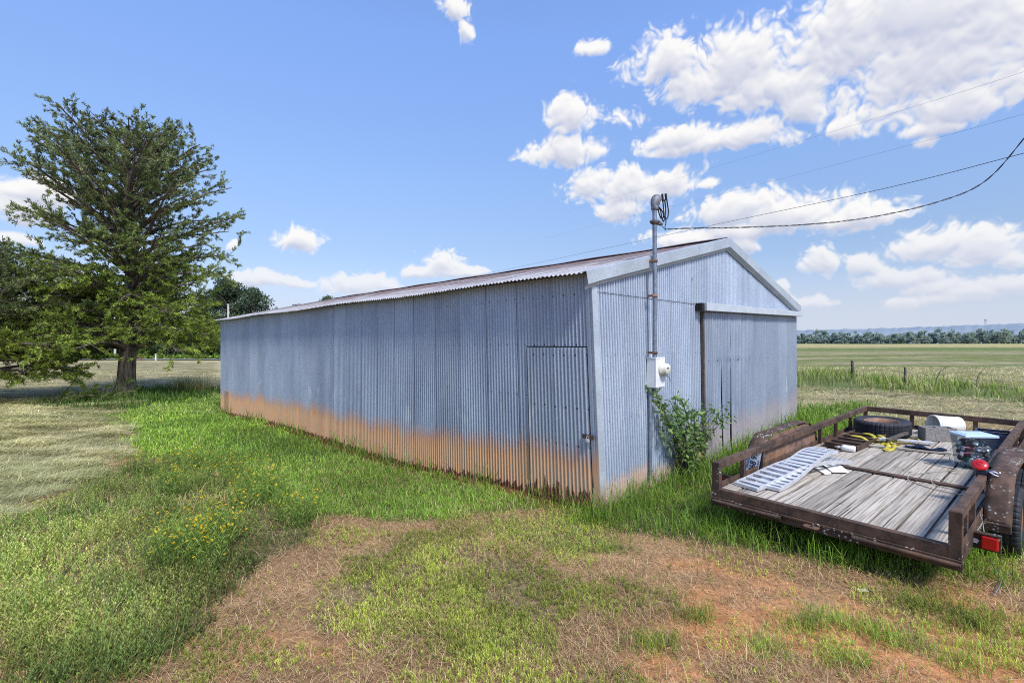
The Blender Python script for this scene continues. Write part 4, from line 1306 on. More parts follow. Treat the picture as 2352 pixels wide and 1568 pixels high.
rnd = random.Random(12)
for (px, py, k) in FL:
    xx, yy = gp(px, py+14)
    o = fk[k] if not fu[k] else copy_tree(fk[k])
    fu[k] = True
    o.location = (xx, yy, float(ground_z(np.array([xx]), np.array([yy]))[0])-.01)
    s = rnd.uniform(.85, 1.2); o.scale = (s, s, s); o.rotation_euler = (0, 0, rnd.uniform(0, 6.28))

# ------------------------------------------------------------------ things round the cedar
def at(px, py, Y=None):
    if Y is None:
        x, y = gp(px, py); return (x, y, float(gz(x, y)))
    return ((px-1176)/FD*Y, Y, (792-py)/FD*Y)

# fallen bough left of the trunk
root = empty("fallen_branch", at(215, 928), "fallen green cedar bough lying left of the cedar trunk", "branch")
rnd = random.Random(3); mb = MB(); Ps, Ds = [], []
for i in range(13):
    a0 = Vector((rnd.uniform(-1.6, .3), rnd.uniform(-.3, .3), .05)); l = rnd.uniform(.9, 1.9)
    d = Vector((rnd.uniform(.6, 1.0), rnd.uniform(-.3, .3), rnd.uniform(.10, .55))).normalized()
    p = [a0, a0+d*l*.5+Vector((0, 0, .06)), a0+d*l]
    mb.tube(p, [.018, .012, .005], n=5)
    for w in range(46):
        f = rnd.random(); c = p[0].lerp(p[2], f)
        Ps.append(tuple(c)); Ds.append((d.x*.9+rnd.gauss(0, .35), rnd.gauss(0, .4), d.z+rnd.gauss(.1, .3)))
mb.build("stems", M['bark'], root)
Ps = np.array(Ps); Ds = unit(np.array(Ds)); n = len(Ps)
V, T, C = diamonds(Ps, Ds, unit(np.cross(Ds, rand_dirs(n))), .22+.2*RNG.random(n), np.full(n, .035), mixc([(.075, .115, .03), (.055, .09, .025), (.09, .12, .035)], n, .2))
np_mesh("leaves", V, T, M['conifer'], C, root)

mb = MB()
for i in range(1):
    import itertools
    bmv = []
mb.lathe([(.0, -.1), (.30, -.08), (.36, .05), (.30, .2), (.16, .28), (0, .30)], n=14, mod=lambda k, j: .05*math.sin(k*1.7+j*2.1))
tag(mb.build("stone", M['stone'], loc=(at(262, 905)[0], at(262, 905)[1]-.3, at(262, 905)[2])), "dark rounded stone at the left foot of the cedar trunk", "stone")

# dry weed clumps between cedar and barn
def weed_clump(px, py, h, lab):
    b = at(px, py); n = 170
    x = RNG.normal(size=n)*.28; y = RNG.normal(size=n)*.2
    V, T, C = blades(np.stack([x, y, np.zeros(n)], 1), RNG.random(n)*2*PI, h*(.5+.6*RNG.random(n)), np.full(n, .022), .05+.3*RNG.random(n), .2+.9*RNG.random(n), mixc([(.20, .20, .10), (.27, .25, .14), (.13, .16, .06)], n))
    o = np_mesh("dry_weed", V, T, M['leaf'], C); o.location = b
    tag(o, lab, "weed")
weed_clump(417, 900, .95, "dry brown weed clump nearest the cedar trunk")
weed_clump(458, 902, 1.05, "dry brown weed clump nearest the barn end")

# posts, bits by the road
for (px, py, Y, h, mt, lb) in [(324, 822, 78, 1.0, 'redpost', "small dull red marker post beside the road"), (358, 818, 78, 1.1, 'white', "small white post beside the road")]:
    b = at(px, py, Y); mb = MB(); mb.box((-.07, -.05, -.2), (.07, .05, h*.8)); mb.box((-.12, -.10, h*.8+.001), (.12, .10, h*.8+.16))
    o = mb.build("marker_post", M[mt], loc=(b[0], b[1], float(gz(b[0], b[1])))); tag(o, lb, "post")

b = at(524, 735, 46)
mb = MB(); mb.tube([(0, 0, float(gz(b[0], 46))-b[2]-.3), (0, 0, 1.42)], [.10, .085], n=10); mb.tube([(0,0,1.42),(0,0,1.5)], [.10,.10], n=10)
tag(mb.build("pole", M['pole'], loc=b), "slim pale pole rising behind the far end of the barn roof", "pole")

def fence_post(px, pyb, pyt, Y, dx, r, lb, mat='postwood'):
    b = at(px, pyb, Y); zg = float(gz(b[0], Y)); h = (pyb-pyt)/FD*Y + (b[2]-zg)
    mb = MB(); mb.tube([(0, 0, -.2), (dx*.5, 0, h*.5), (dx, 0, h)], [r, r*.95, r*.8], n=8)
    tag(mb.build("fence_post", M[mat], loc=(b[0], Y, zg)), lb, "post", "fence posts in the right field")
fence_post(1960, 866, 828, 24.0, -.06, .075, "leaning weathered fence post nearer the barn")
fence_post(2079, 884, 843, 20.4, 0, .05, "thin upright fence post right of the leaning one")
for (px, pyb, pyt, Y, bend, lb) in [(2152, 884, 840, 19.5, .42, "bent bare stalk right of the two fence posts"), (2245, 882, 846, 20.0, .30, "rightmost bent bare stalk in the tall fence-line grass")]:
    b = at(px, pyb, Y); zg = float(gz(b[0], Y)); h = (pyb-pyt)/FD*Y+(b[2]-zg)
    mb = MB(); mb.tube([(0, 0, -.1), (-.02, 0, h*.4), (bend*.3, 0, h*.75), (bend, 0, h)], [.022, .02, .016, .010], n=6)
    tag(mb.build("dead_stalk", M['postwood'], loc=(b[0], Y, zg)), lb, "stalk")

# lattice tower on the ridge
Yt = 1700; b = at(2264, 757, Yt); root = empty("radio_tower", b, "tiny pale lattice tower standing on the far right ridge", "tower")
mb = MB(); H = 34
for sx in (-1, 1):
    for sy in (-1, 1): mb.tube([(sx*2.8, sy*2.8, -6), (sx*2.2, sy*2.2, H)], .55, n=4)
for i in range(7):
    z0 = i*H/7
    mb.tube([(-2.6, 0, z0), (2.6, 0, z0+H/7)], .3, n=4); mb.tube([(2.6, 0, z0), (-2.6, 0, z0+H/7)], .3, n=4)
mb.build("mast", M['tower'], root)
mb = MB(); mb.lathe([(0, H), (4.5, H), (4.5, H+2.2), (0, H+2.4)], n=12); mb.build("platform", M['tower'], root)

# scrap on the soil
mb = MB()
c = at(1982, 1366)
Pq = [(-.03, -.012, .006), (.0, -.026, .02), (.04, -.01, .008), (.032, .018, .024), (-.005, .024, .012), (-.036, .012, .022), (0, 0, .004)]
mb.add(Pq, [(0, 1, 6), (1, 2, 6), (2, 3, 6), (3, 4, 6), (4, 5, 6), (5, 0, 6)])
tag(mb.build("dead_leaf", M['deadleaf'], loc=(c[0], c[1], float(ground_z(np.array([c[0]]), np.array([c[1]]))[0])+.012)), "curled pale dead leaf on the bare soil before the trailer", "leaf")
mb = MB()
pts = [at(2270, 1290), at(2283, 1318), at(2296, 1342), at(2296, 1365), at(2283, 1382)]
mb.tube(catmull([(p[0], p[1], float(ground_z(np.array([p[0]]), np.array([p[1]]))[0])+.03+.03*(i % 2)) for i, p in enumerate(pts)]), .0042, n=5)
tag(mb.build("loose_wire", M['conduit']), "loose grey wire curling on the soil right of the trailer", "wire")
# ------------------------------------------------------------------ barn
EAVE = 0.84; RIDGE = 1.74; OV = 0.20; SLOPE = (RIDGE-EAVE)/(BW/2)
def wpt(u, v, z):
    """barn coordinates to world, with the slump of the near corner"""
    k = .115*max(0.0, min(1.0, (EAVE-z)/2.78))*math.exp(-math.hypot(u, v)/2.6)
    return (BC[0]+BS[0]*u+BG[0]*v+k, BC[1]+BS[1]*u+BG[1]*v+.02*k, z)

barn = empty("barn", wpt(0, 0, -1.94), "long corrugated metal barn, rust stained along its foot", "barn")
BI = Matrix.Translation(Vector(barn.location)).inverted()
def bobj(o):
    o.parent = barn; o.matrix_parent_inverse = BI; return o

def ground_uv(u, v):
    p = wpt(u, v, -1.9); return float(gz(p[0], p[1]))

PITCH = .0555
def corr_wall(name, axis, s0, s1, zb, zt, off, mat, sheet=.61, amp=.0105, nz=9, mask=None, flare=None, other=0.0):
    """corrugated sheet along the long wall ('u', at v=other) or the gable ('v', at u=other); off > 0 is outwards"""
    n = max(2, int((s1-s0)/PITCH*8)); ss = np.linspace(s0, s1, n+1)
    V = []; A = []; F = []
    for i, s in enumerate(ss):
        b = zb(s) if callable(zb) else zb; t = zt(s) if callable(zt) else zt
        sh = s/sheet; fr = sh - math.floor(sh)
        g0 = ground_uv(s, other) if axis == 'u' else ground_uv(other, s)
        for j in range(nz+1):
            z = b+(t-b)*(j/nz)
            o = off + amp*math.sin(2*PI*s/PITCH) + .0035*fr
            if flare: o += flare(s, z)
            p = wpt(s, other-o, z) if axis == 'u' else wpt(other-o, s, z)
            V.append(p); A.append((s, z-g0, z))
    for i in range(n):
        for j in range(nz):
            a = i*(nz+1)+j; F.append((a, a+nz+1, a+nz+2, a+1))
    o = np_mesh(name, np.array(V), np.array(F), mat, smooth=True, extra={"Wall": np.array(A)})
    return bobj(o)

rnd = random.Random(8)
gb = lambda u: ground_uv(u, 0)-.06
# long wall (with the torn loose sheet at the far end left a little proud)
corr_wall("side_wall", 'u', 0.0, BL, gb, EAVE-.01, 0.0, M['galv_side'])
corr_wall("side_wall", 'u', 0.0, BL, lambda u: ground_uv(u, BW)-.1, EAVE-.01, 0.0, M['galv_side'], other=BW, nz=2)
top = lambda v: EAVE + SLOPE*min(v, BW-v) - .02
corr_wall("gable_wall", 'v', 0.0, BW, lambda v: ground_uv(0, v)-.06, top, 0.0, M['galv_gable'])
corr_wall("gable_wall", 'v', 0.0, BW, lambda v: ground_uv(BL, v)-.1, top, 0.0, M['galv_gable'], other=BL, nz=2)

def flat(name, quads, mat, thick=0.0, parent_barn=True):
    """quads of (u, v, z) corners"""
    V, F, A = [], [], []
    for q in quads:
        n = len(V)
        for (u, v, z) in q:
            V.append(wpt(u, v, z)); A.append((u+v, z-ground_uv(u, v), z))
        F.append((n, n+1, n+2, n+3))
    o = np_mesh(name, np.array(V), np.array(F), mat, extra={"Wall": np.array(A)})
    if thick:
        m = o.modifiers.new("thick", "SOLIDIFY"); m.thickness = thick; m.offset = 0
    return bobj(o)

def vstrip(u0, v0, u1, v1, zb, zt, n=8):
    return [[(u0, v0, zb+(zt-zb)*i/n), (u1, v1, zb+(zt-zb)*i/n), (u1, v1, zb+(zt-zb)*(i+1)/n), (u0, v0, zb+(zt-zb)*(i+1)/n)] for i in range(n)]
# near corner flashing: two flanges
flat("corner_trim", vstrip(-.016, .09, -.016, -.016, -1.99, EAVE-.16), M['trim_wall'], .004)
flat("corner_flange", vstrip(-.014, -.016, .078, -.016, -2.0, EAVE-.02), M['galv_side'], .003)
flat("corner_trim", vstrip(-.016, BW-.06, -.016, BW+.016, -1.70, EAVE-.14) + vstrip(-.016, BW+.016, .06, BW+.016, -1.7, EAVE-.14), M['trim_wall'], .004)

# roof: corrugations run up the slope
def roof_side(sgn):
    u0, u1 = -.07, BL+.16
    n = int((u1-u0)/.068*6); us = np.linspace(u0, u1, n+1)
    S = [0, .12, .5, 1.2, 2.2, 3.2, BW/2+OV]
    V, A, F = [], [], []
    for u in us:
        sag = .012*math.sin(u*1.3)
        for s in S:
            v = -OV + s if sgn > 0 else BW+OV-s-.10*(1-s/(BW/2+OV))
            z = EAVE + SLOPE*(s-OV) + .012 + .010*math.sin(2*PI*u/.068) + sag*(1-s/4) + .004*((u/.61) % 1)
            V.append((BC[0]+BS[0]*u+BG[0]*v, BC[1]+BS[1]*u+BG[1]*v, z)); A.append((u, s, 0))
    k = len(S)
    for i in range(n):
        for j in range(k-1):
            a = i*k+j; F.append((a, a+1, a+k+1, a+k))
    o = np_mesh("roof", np.array(V), np.array(F), M['roof'], smooth=True, extra={"Wall": np.array(A)})
    bobj(o)
roof_side(1); roof_side(-1)
# ridge cap, running to short of the far end
V = []; A = []; F = []
us = np.linspace(-.05, BL-.4, 60)
for u in us:
    for (dv, dz) in ((-.16, -.012), (-.05, .022), (.05, .022), (.16, -.012)):
        v = BW/2+dv
        V.append((BC[0]+BS[0]*u+BG[0]*v, BC[1]+BS[1]*u+BG[1]*v, RIDGE+.02+dz+.006*math.sin(u*3))); A.append((u, 6.5, 0))
for i in range(len(us)-1):
    for j in range(3):
        a = i*4+j; F.append((a, a+1, a+5, a+4))
bobj(np_mesh("ridge_cap", np.array(V), np.array(F), M['roof'], smooth=True, extra={"Wall": np.array(A)}))

# rake flashing along the gable: face, drip step and return
def rake(v0, v1):
    n = 10; V = []; F = []
    prof = [(-.05, .020), (-.088, .010), (-.084, -.130), (-.060, -.142), (-.030, -.150), (-.022, -.185)]
    for i in range(n+1):
        v = v0+(v1-v0)*i/n
        zr = EAVE + SLOPE*(min(v, BW-v)) + .016
        for (du, dz) in prof:
            vv = v + (.055*(-dz/.18) if i == 0 and v0 < BW/2 and v0 < 0 else 0)
            V.append((BC[0]+BS[0]*du+BG[0]*vv, BC[1]+BS[1]*du+BG[1]*vv, zr+dz))
    k = len(prof)
    for i in range(n):
        for j in range(k-1):
            a = i*k+j; F.append((a, a+k, a+k+1, a+1))
    o = np_mesh("rake_trim", np.array(V), np.array(F), M['trim'])
    m = o.modifiers.new("thick", "SOLIDIFY"); m.thickness = .004
    bobj(o)
rake(-OV, BW/2-1.15)
rake(BW/2-1.14, BW/2)
rake(BW/2, BW+.09)

# side door near the corner
D0, D1, DT = .085, 1.02, -.030
flat("door_gap", [[(D0-.018, -.0165, -1.99), (D1+.024, -.0165, -1.99), (D1+.024, -.0165, DT+.015), (D0-.018, -.0165, DT+.015)]], M['gap'])
door = corr_wall("door", 'u', D0, D1, lambda u: ground_uv(u, 0)+.02, DT, .026, M['galv_door'], amp=.007)
mb = MB()
mb.box((-.085, -.012, -.026), (.075, .006, .026)); mb.box((.02, -.03, -.012), (.03, -.012, .012))
hq = wpt(.085, -.05, -1.06)
yaw_side = math.atan2(-BS[1], -BS[0])
hasp = mb.build("hasp", M['rust'], bevel=.002); hasp.location = hq; hasp.rotation_euler = (0, 0, yaw_side)
hasp.parent = door
mb = MB(); mb.box((-.020, -.018, -.055), (.020, .0, -.018))
mb.tube([(-.012, -.009, -.02), (-.013, -.012, .008), (0, -.014, .018), (.013, -.012, .008), (.012, -.009, -.02)], .0032, n=6)
pl = mb.build("padlock", M['alu']); pl.location = (hq[0]+.014*BG[0]*-1, hq[1]-.014*BG[1], hq[2]); pl.rotation_euler = (0, 0, yaw_side)
pl.parent = door

# sliding door on the gable: four sheets with gaps and curled feet
SD0, SD1 = 2.80, 7.30
cuts = [2.80, 3.10, 3.42, 3.78, 4.20, 4.66, 5.40, 6.20, 7.30]
sl_root = None
def zt_sl(v): return .50 + .105*(v-SD0)/(SD1-SD0)
flat("door_gap", [[(-.014, SD0-.03, -1.75), (-.014, SD1+.02, -1.68), (-.014, SD1+.02, .60), (-.014, SD0-.03, .50)]], M['gap'])
V, A, F = [], [], []
for k in range(len(cuts)-1):
    a0, a1 = cuts[k], cuts[k+1]
    n = max(2, int((a1-a0)/PITCH*8)); nz = 10; base = len(V)
    for i in range(n+1):
        f = i/n
        for j in range(nz+1):
            t = j/nz
            gap = .052*(max(0, math.sin(PI*(t*.72)))*1.0 if t < .62 else max(0, math.sin(PI*(t-.66)/.30))*.35 if t < .96 else 0)*(1 if k in (1, 2, 3) else .45 if k == 4 else .1)
            v = a0 + .006 + (a1-a0-.006)*f - gap*f*(1.0 if k < 5 else .3)
            zb = ground_uv(0, v)+.03; z = zb+(zt_sl(v)-zb)*t
            o = .045 + .007*math.sin(2*PI*v/PITCH) + (.03*(1-t)**2*math.sin(f*3.0+k) if k < 5 else 0) + (.018*f if k < 5 else .005*f)
            V.append(wpt(-o, v, z)); A.append((v, z-ground_uv(0, v)+(.22 if k < 5 else 0.05)*0, z))
    for i in range(n):
        for j in range(nz):
            a = base+i*(nz+1)+j; F.append((a, a+nz+1, a+nz+2, a+1))
bobj(np_mesh("sliding_door", np.array(V), np.array(F), M['galv_slide'], smooth=True, extra={"Wall": np.array(A)}))

def bbox_wall(name, v0, v1, z0a, z1a, z0b, z1b, d0, d1, mat, bevel=.004):
    """prism on the gable between v0 and v1 (a = at v0, b = at v1), standing d0..d1 off the wall"""
    P8 = []
    for d in (d0, d1):
        for (v, z) in ((v0, z0a), (v1, z0b), (v1, z1b), (v0, z1a)): P8.append(wpt(-d, v, z))
    mb = MB(); mb.add(P8, [(0,1,2,3),(4,7,6,5),(0,4,5,1),(1,5,6,2),(2,6,7,3),(3,7,4,0)])
    return bobj(mb.build(name, mat, bevel=bevel))
bbox_wall("door_track", 2.66, 7.36, .515, .635, .615, .715, .028, .16, M['track'])
bbox_wall("track_end", 2.575, 2.655, .515, .63, .515, .63, .02, .125, M['gap'])
bbox_wall("door_post", 2.735, 2.775, -1.80, .505, -1.80, .51, .018, .066, M['stick'])
# lap joint in the gable sheets
bbox_wall("sheet_lap", .09, 2.58, .612, .617, .612, .617, .010, .0135, M['gap'], 0)
# loose flap of sheet at the far left end of the long wall
flat("loose_sheet", [[(14.35, -.05, -2.18), (14.75, -.03, -2.20), (14.75, -.022, -1.50), (14.35, -.022, -1.50)]], M['galv_side'], .003)

# ------------------------------------------------------------------ electric meter and service mast
MV = 1.25
YG = math.atan2(BG[1], BG[0])
def MW(v, out, z):
    p = wpt(-out, v, z); return Matrix.Translation(p) @ Matrix.Rotation(YG, 4, 'Z')
# local frame: x along the gable, y inwards, z up
meter = empty("electric_meter", label="white electric meter box with round dial on the gable wall", cat="meter", matrix=MW(MV, .012, -.36))
mb = MB(); mb.box((-.115, -.13, -.195), (.115, 0, .195)); mb.build("box", M['white'], meter, bevel=.006)
mb = MB(); mb.box((-.122, -.139, .182), (.122, 0.001, .199)); mb.box((-.119, -.137, -.19), (.119, -.131, .18)); mb.build("cover", M['white'], meter, bevel=.003)
R90 = Matrix.Rotation(PI/2, 4, 'X')
Md = Matrix.Translation((.035, -.137, .045)) @ R90
mb = MB(); mb.lathe([(.088, 0), (.090, .02), (.084, .026), (.078, .026), (.074, .085), (.060, .098), (0, .100)], n=36, M=Md)
dial = mb.build("dial", M['dial'], meter)
mb = MB(); mb.box((-.018, -.2395, .052), (.088-.07+.018, -.2375, .072)); mb.build("register", M['hood'], dial)
mb = MB(); mb.tube(catmull([(.07, -.15, -.04), (.10, -.19, -.05), (.125, -.2, -.08), (.14, -.2, -.11)]), .006, n=6); mb.build("seal_tag", M['hood'], meter)

mast = empty("service_mast", label="grey conduit mast with weatherhead rising past the gable edge", cat="conduit", matrix=MW(MV-.085, .125, 0))
mb = MB(); mb.tube([(0, 0, -.165), (0, 0, .8), (-.004, 0, 1.5), (-.006, 0, 1.80)], .029, n=16); mb.build("pipe", M['conduit'], mast)
mb = MB(); mb.tube([(-.012, .06, -1.75), (-.012, .06, -.56)], .022, n=12); mb.build("lower_pipe", M['conduit'], mast)
for (zz, mt) in ((1.085, 'rust_plate'), (.635, 'rust_rim'), (-.10, 'rust')):
    mb = MB(); mb.lathe([(.0295, -.018), (.036, -.018), (.036, .018), (.0295, .018)], n=20, M=Matrix.Translation((0, 0, zz)))
    mb.box((-.055, -.006, zz-.014), (-.032, .07, zz+.014)); mb.box((.032, -.006, zz-.014), (.055, .03, zz+.014))
    mb.build("strap", M[mt], mast)
# weatherhead: hood leaning out to the right (local x)
mb = MB()
prof = []
rings = 9; ns = 18
V = []; F = []
for i in range(rings+1):
    t = i/rings; a = t*PI*.62
    c = Vector((.02+.075*(1-math.cos(a)), 0, 1.785+.115*math.sin(a)))
    tdir = Vector((math.sin(a), 0, math.cos(a)))
    nx = Vector((math.cos(a), 0, -math.sin(a)))
    rx = .050+.024*math.sin(t*PI)*1.1 - .022*t*t; ry = .046+.018*math.sin(t*PI)
    for k in range(ns):
        an = 2*PI*k/ns
        V.append(c + nx*rx*math.cos(an) + Vector((0, 1, 0))*ry*math.sin(an) - Vector((.02, 0, 0)))
for i in range(rings):
    for k in range(ns):
        k2 = (k+1) % ns; F.append((i*ns+k, i*ns+k2, (i+1)*ns+k2, (i+1)*ns+k))
mb.add(V, F, 0, True); mb.add(V[-ns:], [tuple(range(ns))])
mb.lathe([(.036, 1.74), (.047, 1.745), (.047, 1.795), (.04, 1.80)], n=18)
mb.build("weatherhead", M['hood'], mast)
mb = MB(); zc = 1.585
mb.lathe([(.0345, -.022), (.044, -.022), (.044, .022), (.0345, .022)], n=18, M=Matrix.Translation((-.004, 0, zc)))
mb.box((-.115, -.03, zc-.006), (-.04, -.018, zc+.006)); mb.box((-.075, -.035, zc-.02), (-.04, .03, zc+.015)); mb.box((.04, -.035, zc-.02), (.085, .02, zc+.026))
mb.lathe([(.0, 0), (.022, 0), (.026, .02), (.018, .03), (.026, .04), (.02, .06), (0, .06)], n=14, M=Matrix.Translation((.088, -.01, zc)) @ Matrix.Rotation(PI/2, 4, 'Y'))
mb.build("clamp", M['stick'], mast)
mb = MB()
S_ = 1/1.0
def cab(pts, r):
    mb.tube(catmull([(p[0], p[1], p[2]) for p in pts], 10), r, n=8)
# picture offsets measured on the photo, in metres from the mast axis
cab([(.075, -.01, 1.80), (.10, -.03, 1.77), (.125, -.04, 1.74), (.17, -.05, 1.665), (.23, -.05, 1.67), (.262, -.05, 1.75), (.235, -.05, 1.86), (.20, -.05, 1.95)], .0085)
cab([(.085, .01, 1.80), (.118, .0, 1.78), (.13, -.01, 1.76), (.145, -.02, 1.66), (.19, -.02, 1.63), (.228, -.02, 1.69), (.245, -.02, 1.80), (.215, -.02, 1.92)], .0085)
cab([(.095, .02, 1.80), (.125, .02, 1.78), (.14, .02, 1.74), (.19, .02, 1.68), (.255, .02, 1.70), (.268, .02, 1.78), (.245, .02, 1.90), (.232, .02, 1.985)], .0085)
mb.build("cable_loop", M['black'], mast)
mb = MB()
mb.tube([(.205, -.05, 1.90), (.188, -.05, 1.985)], .016, n=10); mb.tube([(.245, .02, 1.905), (.225, .02, 2.005)], .015, n=10)
mb.build("splice_sleeve", M['black'], mast)
mb = MB()
cab([(.255, .0, 1.75), (.295, .0, 1.68), (.29, .0, 1.62), (.262, 0, 1.56), (.258, 0, 1.535), (.285, 0, 1.53)], .004)
cab([(.25, .0, 1.72), (.272, .0, 1.66), (.266, 0, 1.57), (.285, 0, 1.54)], .004)
cab([(.19, -.02, 1.63), (.178, -.01, 1.585), (.19, 0, 1.56), (.25, 0, 1.55)], .0035)
mb.build("tap_wire", M['black'], mast)
mb = MB(); mb.tube([(.11, -.01, zc), (.27, 0, 1.545)], .002, n=5); mb.build("guy_wire", M['wire'], mast)

# twisted service drop to the right
p0 = mast.matrix_world @ Vector((.27, 0, 1.54))
drop = [(p0.x, p0.y, p0.z)]
for (px, py, Y) in [(1600, 524, 6.55), (1700, 522.5, 6.6), (1860, 515, 6.6), (2000, 499, 6.5), (2150, 465, 6.35), (2260, 418, 6.2), (2352, 318, 6.0), (2460, 170, 5.8), (2700, -300, 5.4)]:
    drop.append(at(px, py, Y))
cv = catmull(drop, 26)
mb = MB()
for ph in (0, PI):
    L = 0; pts = []
    for i, p in enumerate(cv):
        if i: L += (cv[i]-cv[i-1]).length
        pts.append(p + Vector((0, .005*math.cos(L*19+ph), .006*math.sin(L*19+ph))))
    mb.tube(pts, .0042, n=6)
tag(mb.build("service_cable", M['black']), "twisted black service cable sagging from the mast to the upper right", "cable")

def wire(pts, r, lb, grp=None):
    mb = MB(); mb.tube(catmull([at(*p) for p in pts], 12), r, n=5)
    tag(mb.build("power_line", M['wire']), lb, "wire", grp)
wire([(2760, 245, 11.5), (2352, 352, 14), (2000, 440, 19), (1600, 525, 32), (1190, 613, 60), (900, 672, 85)], .011, "straight dark power line passing behind the mast to beyond the barn roof")
wire([(2700, 45, 20), (2352, 165, 24), (2100, 245, 30), (1800, 336, 42), (1450, 442, 70), (1300, 486, 95)], .006, "uppermost faint power line across the large cloud at the right")
wire([(2700, 160, 20), (2352, 262, 24), (2050, 344, 32), (1700, 435, 48), (1400, 510, 75), (1250, 548, 100)], .006, "lower faint power line between the clouds and the barn ridge")

# ------------------------------------------------------------------ shrub on the gable wall
shr = empty("wall_shrub", wpt(-.10, 2.05, ground_uv(0, 2.05)), "leafy shrub climbing the gable wall below the meter box", "shrub")
rnd = random.Random(21)
def W2(v, out, z): return Vector(wpt(-out, v, z)) - Vector(shr.location)
mb = MB(); LP, LD, LS = [], [], []
rootp = (1.96, .10, -1.86)
ends = [(1.27, .07, -.56), (1.34, .10, -.66), (1.42, .16, -.95), (1.45, .10, -.75), (1.58, .16, -.72), (1.70, .18, -.70), (1.85, .20, -.74), (1.98, .16, -.80), (2.10, .24, -.86), (2.22, .20, -.92), (2.40, .30, -.90), (2.62, .32, -.98), (2.85, .34, -.95), (2.95, .36, -1.05), (2.70, .30, -1.15),
        (1.46, .14, -1.20), (1.62, .20, -1.15), (1.80, .26, -1.10), (2.00, .28, -1.12), (2.25, .26, -1.25), (2.45, .22, -1.32), (1.90, .22, -1.38), (2.10, .24, -1.50), (2.2, .2, -1.6), (1.95, .2, -1.62), (1.7, .24, -.92), (1.88, .28, -.95), (1.55, .2, -.98)]
for (v, o_, z) in ends:
    v -= .13
    mid = ((rootp[0]*.55+v*.45)+rnd.uniform(-.12, .12), .12+rnd.uniform(0, .12), rootp[2]*.5+z*.5)
    P_ = catmull([W2(*rootp), W2(*mid), W2(v, o_, z)], 8)
    mb.tube(P_, [.011*(1-i/len(P_))+.003 for i in range(len(P_))], n=5)
    for k in range(rnd.randint(34, 52)):
        f = (.36 if z < -.8 else .52)+(.68 if z < -.8 else .50)*rnd.random()**.8; q = min(f, 1)*(len(P_)-1); i = min(int(q), len(P_)-2)
        c = P_[i].lerp(P_[i+1], q-i) + Vector((rnd.gauss(0, .05), rnd.gauss(0, .04), rnd.gauss(0, .05)))
        # stay on the outer side of the wall
        w = Vector((c.x+shr.location.x-BC[0], c.y+shr.location.y-BC[1])); uu = w.x*BS[0]+w.y*BS[1]
        if uu > -.03: c -= Vector((BS[0], BS[1], 0))*(uu+.05)
        LP.append(tuple(c)); LD.append((rnd.gauss(.12, .6)-BS[0]*.4, rnd.gauss(0, .6)-BS[1]*.4, rnd.gauss(-.35, .5)))
mb.build("stems", M['bark'], shr)
LP = np.array(LP); LD = unit(np.array(LD)); n = len(LP)
sd = unit(np.cross(LD, rand_dirs(n)))
lc = mixc([(.075, .14, .045), (.10, .18, .055), (.05, .10, .04), (.16, .23, .09)], n, .22)
V, T, C = diamonds(LP, LD, sd, .040+.075*RNG.random(n)**1.5, .024+.034*RNG.random(n)**1.5, lc, .9, 1.1)
np_mesh("leaves", V, T, M['leaf'], C, shr)
# ------------------------------------------------------------------ flatbed trailer; local x = across (0..TW), y = along (0..TL, away), z = up from the deck
TW, TL, RH = 1.95, 5.25, .30
TO = Vector((2.107, 5.21, -1.517)); yaw, pit, rol = .705, .032, -.018
l_ = Vector((math.cos(yaw)*math.cos(pit), math.sin(yaw)*math.cos(pit), math.sin(pit)))
w0 = Vector((math.sin(yaw), -math.cos(yaw), 0)); n0 = w0.cross(l_)
w_ = w0*math.cos(rol) + n0*math.sin(rol); n_ = w_.cross(l_)
TM = Matrix(((w_.x, l_.x, n_.x, TO.x), (w_.y, l_.y, n_.y, TO.y), (w_.z, l_.z, n_.z, TO.z), (0, 0, 0, 1)))
trailer = empty("utility_trailer", label="rusty flatbed utility trailer with weathered plank deck and low rails", cat="trailer", matrix=TM)

# deck planks, laid lengthwise
mb = MB(); rnd = random.Random(2)
pw = .1905; nb = 10; x0 = .028
for i in range(nb):
    a = i*pw; b = min(TW-.03, (i+1)*pw-.011*rnd.uniform(.7, 1.5))
    a = max(a, .03)
    dz = rnd.uniform(-.004, .003)
    # cupped plank with a few cross sections
    n = 24; V = []; F = []
    for j in range(n+1):
        y = .062 + (TL-.10)*j/n
        wob = .0025*math.sin(y*2.1+i*1.7)
        for (xx, zz) in ((a+wob, -.05), (a+wob, -.004+dz), ((a+b)/2, -.001+dz+.0015*math.sin(y*3+i)), (b+wob, -.004+dz), (b+wob, -.05)):
            V.append((xx, y, zz))
    for j in range(n):
        for k in range(4):
            q = j*5+k; F.append((q, q+1, q+6, q+5))
    F.append((0, 1, 2, 3, 4)); F.append(tuple(n*5+k for k in (4, 3, 2, 1, 0)))
    mb.add(V, F)
mb.build("deck", M['deck'], trailer)
mb = MB(); mb.box((.03, .07, -.075), (TW-.03, TL-.06, -.056)); mb.build("underside", M['gap'], trailer)

# frame: side channels, cross members below
mb = MB()
for x in (.0, TW-.05): mb.box((x, .06, -.125), (x+.05, TL, -.003))
for y in (1.2, 2.4, 3.6, 4.8): mb.box((.052, y, -.13), (TW-.052, y+.05, -.08))
mb.box((.0, TL-.001, -.12), (TW, TL+.05, .055))
mb.build("frame", M['rust_dark'], trailer, bevel=.004)
# side lip above the deck edge
mb = MB(); mb.box((.002, .062, .0), (.010, TL-.05, .052)); mb.box((TW-.010, .062, .0), (TW-.002, TL-.05, .052)); mb.build("side_lip", M['rust'], trailer)

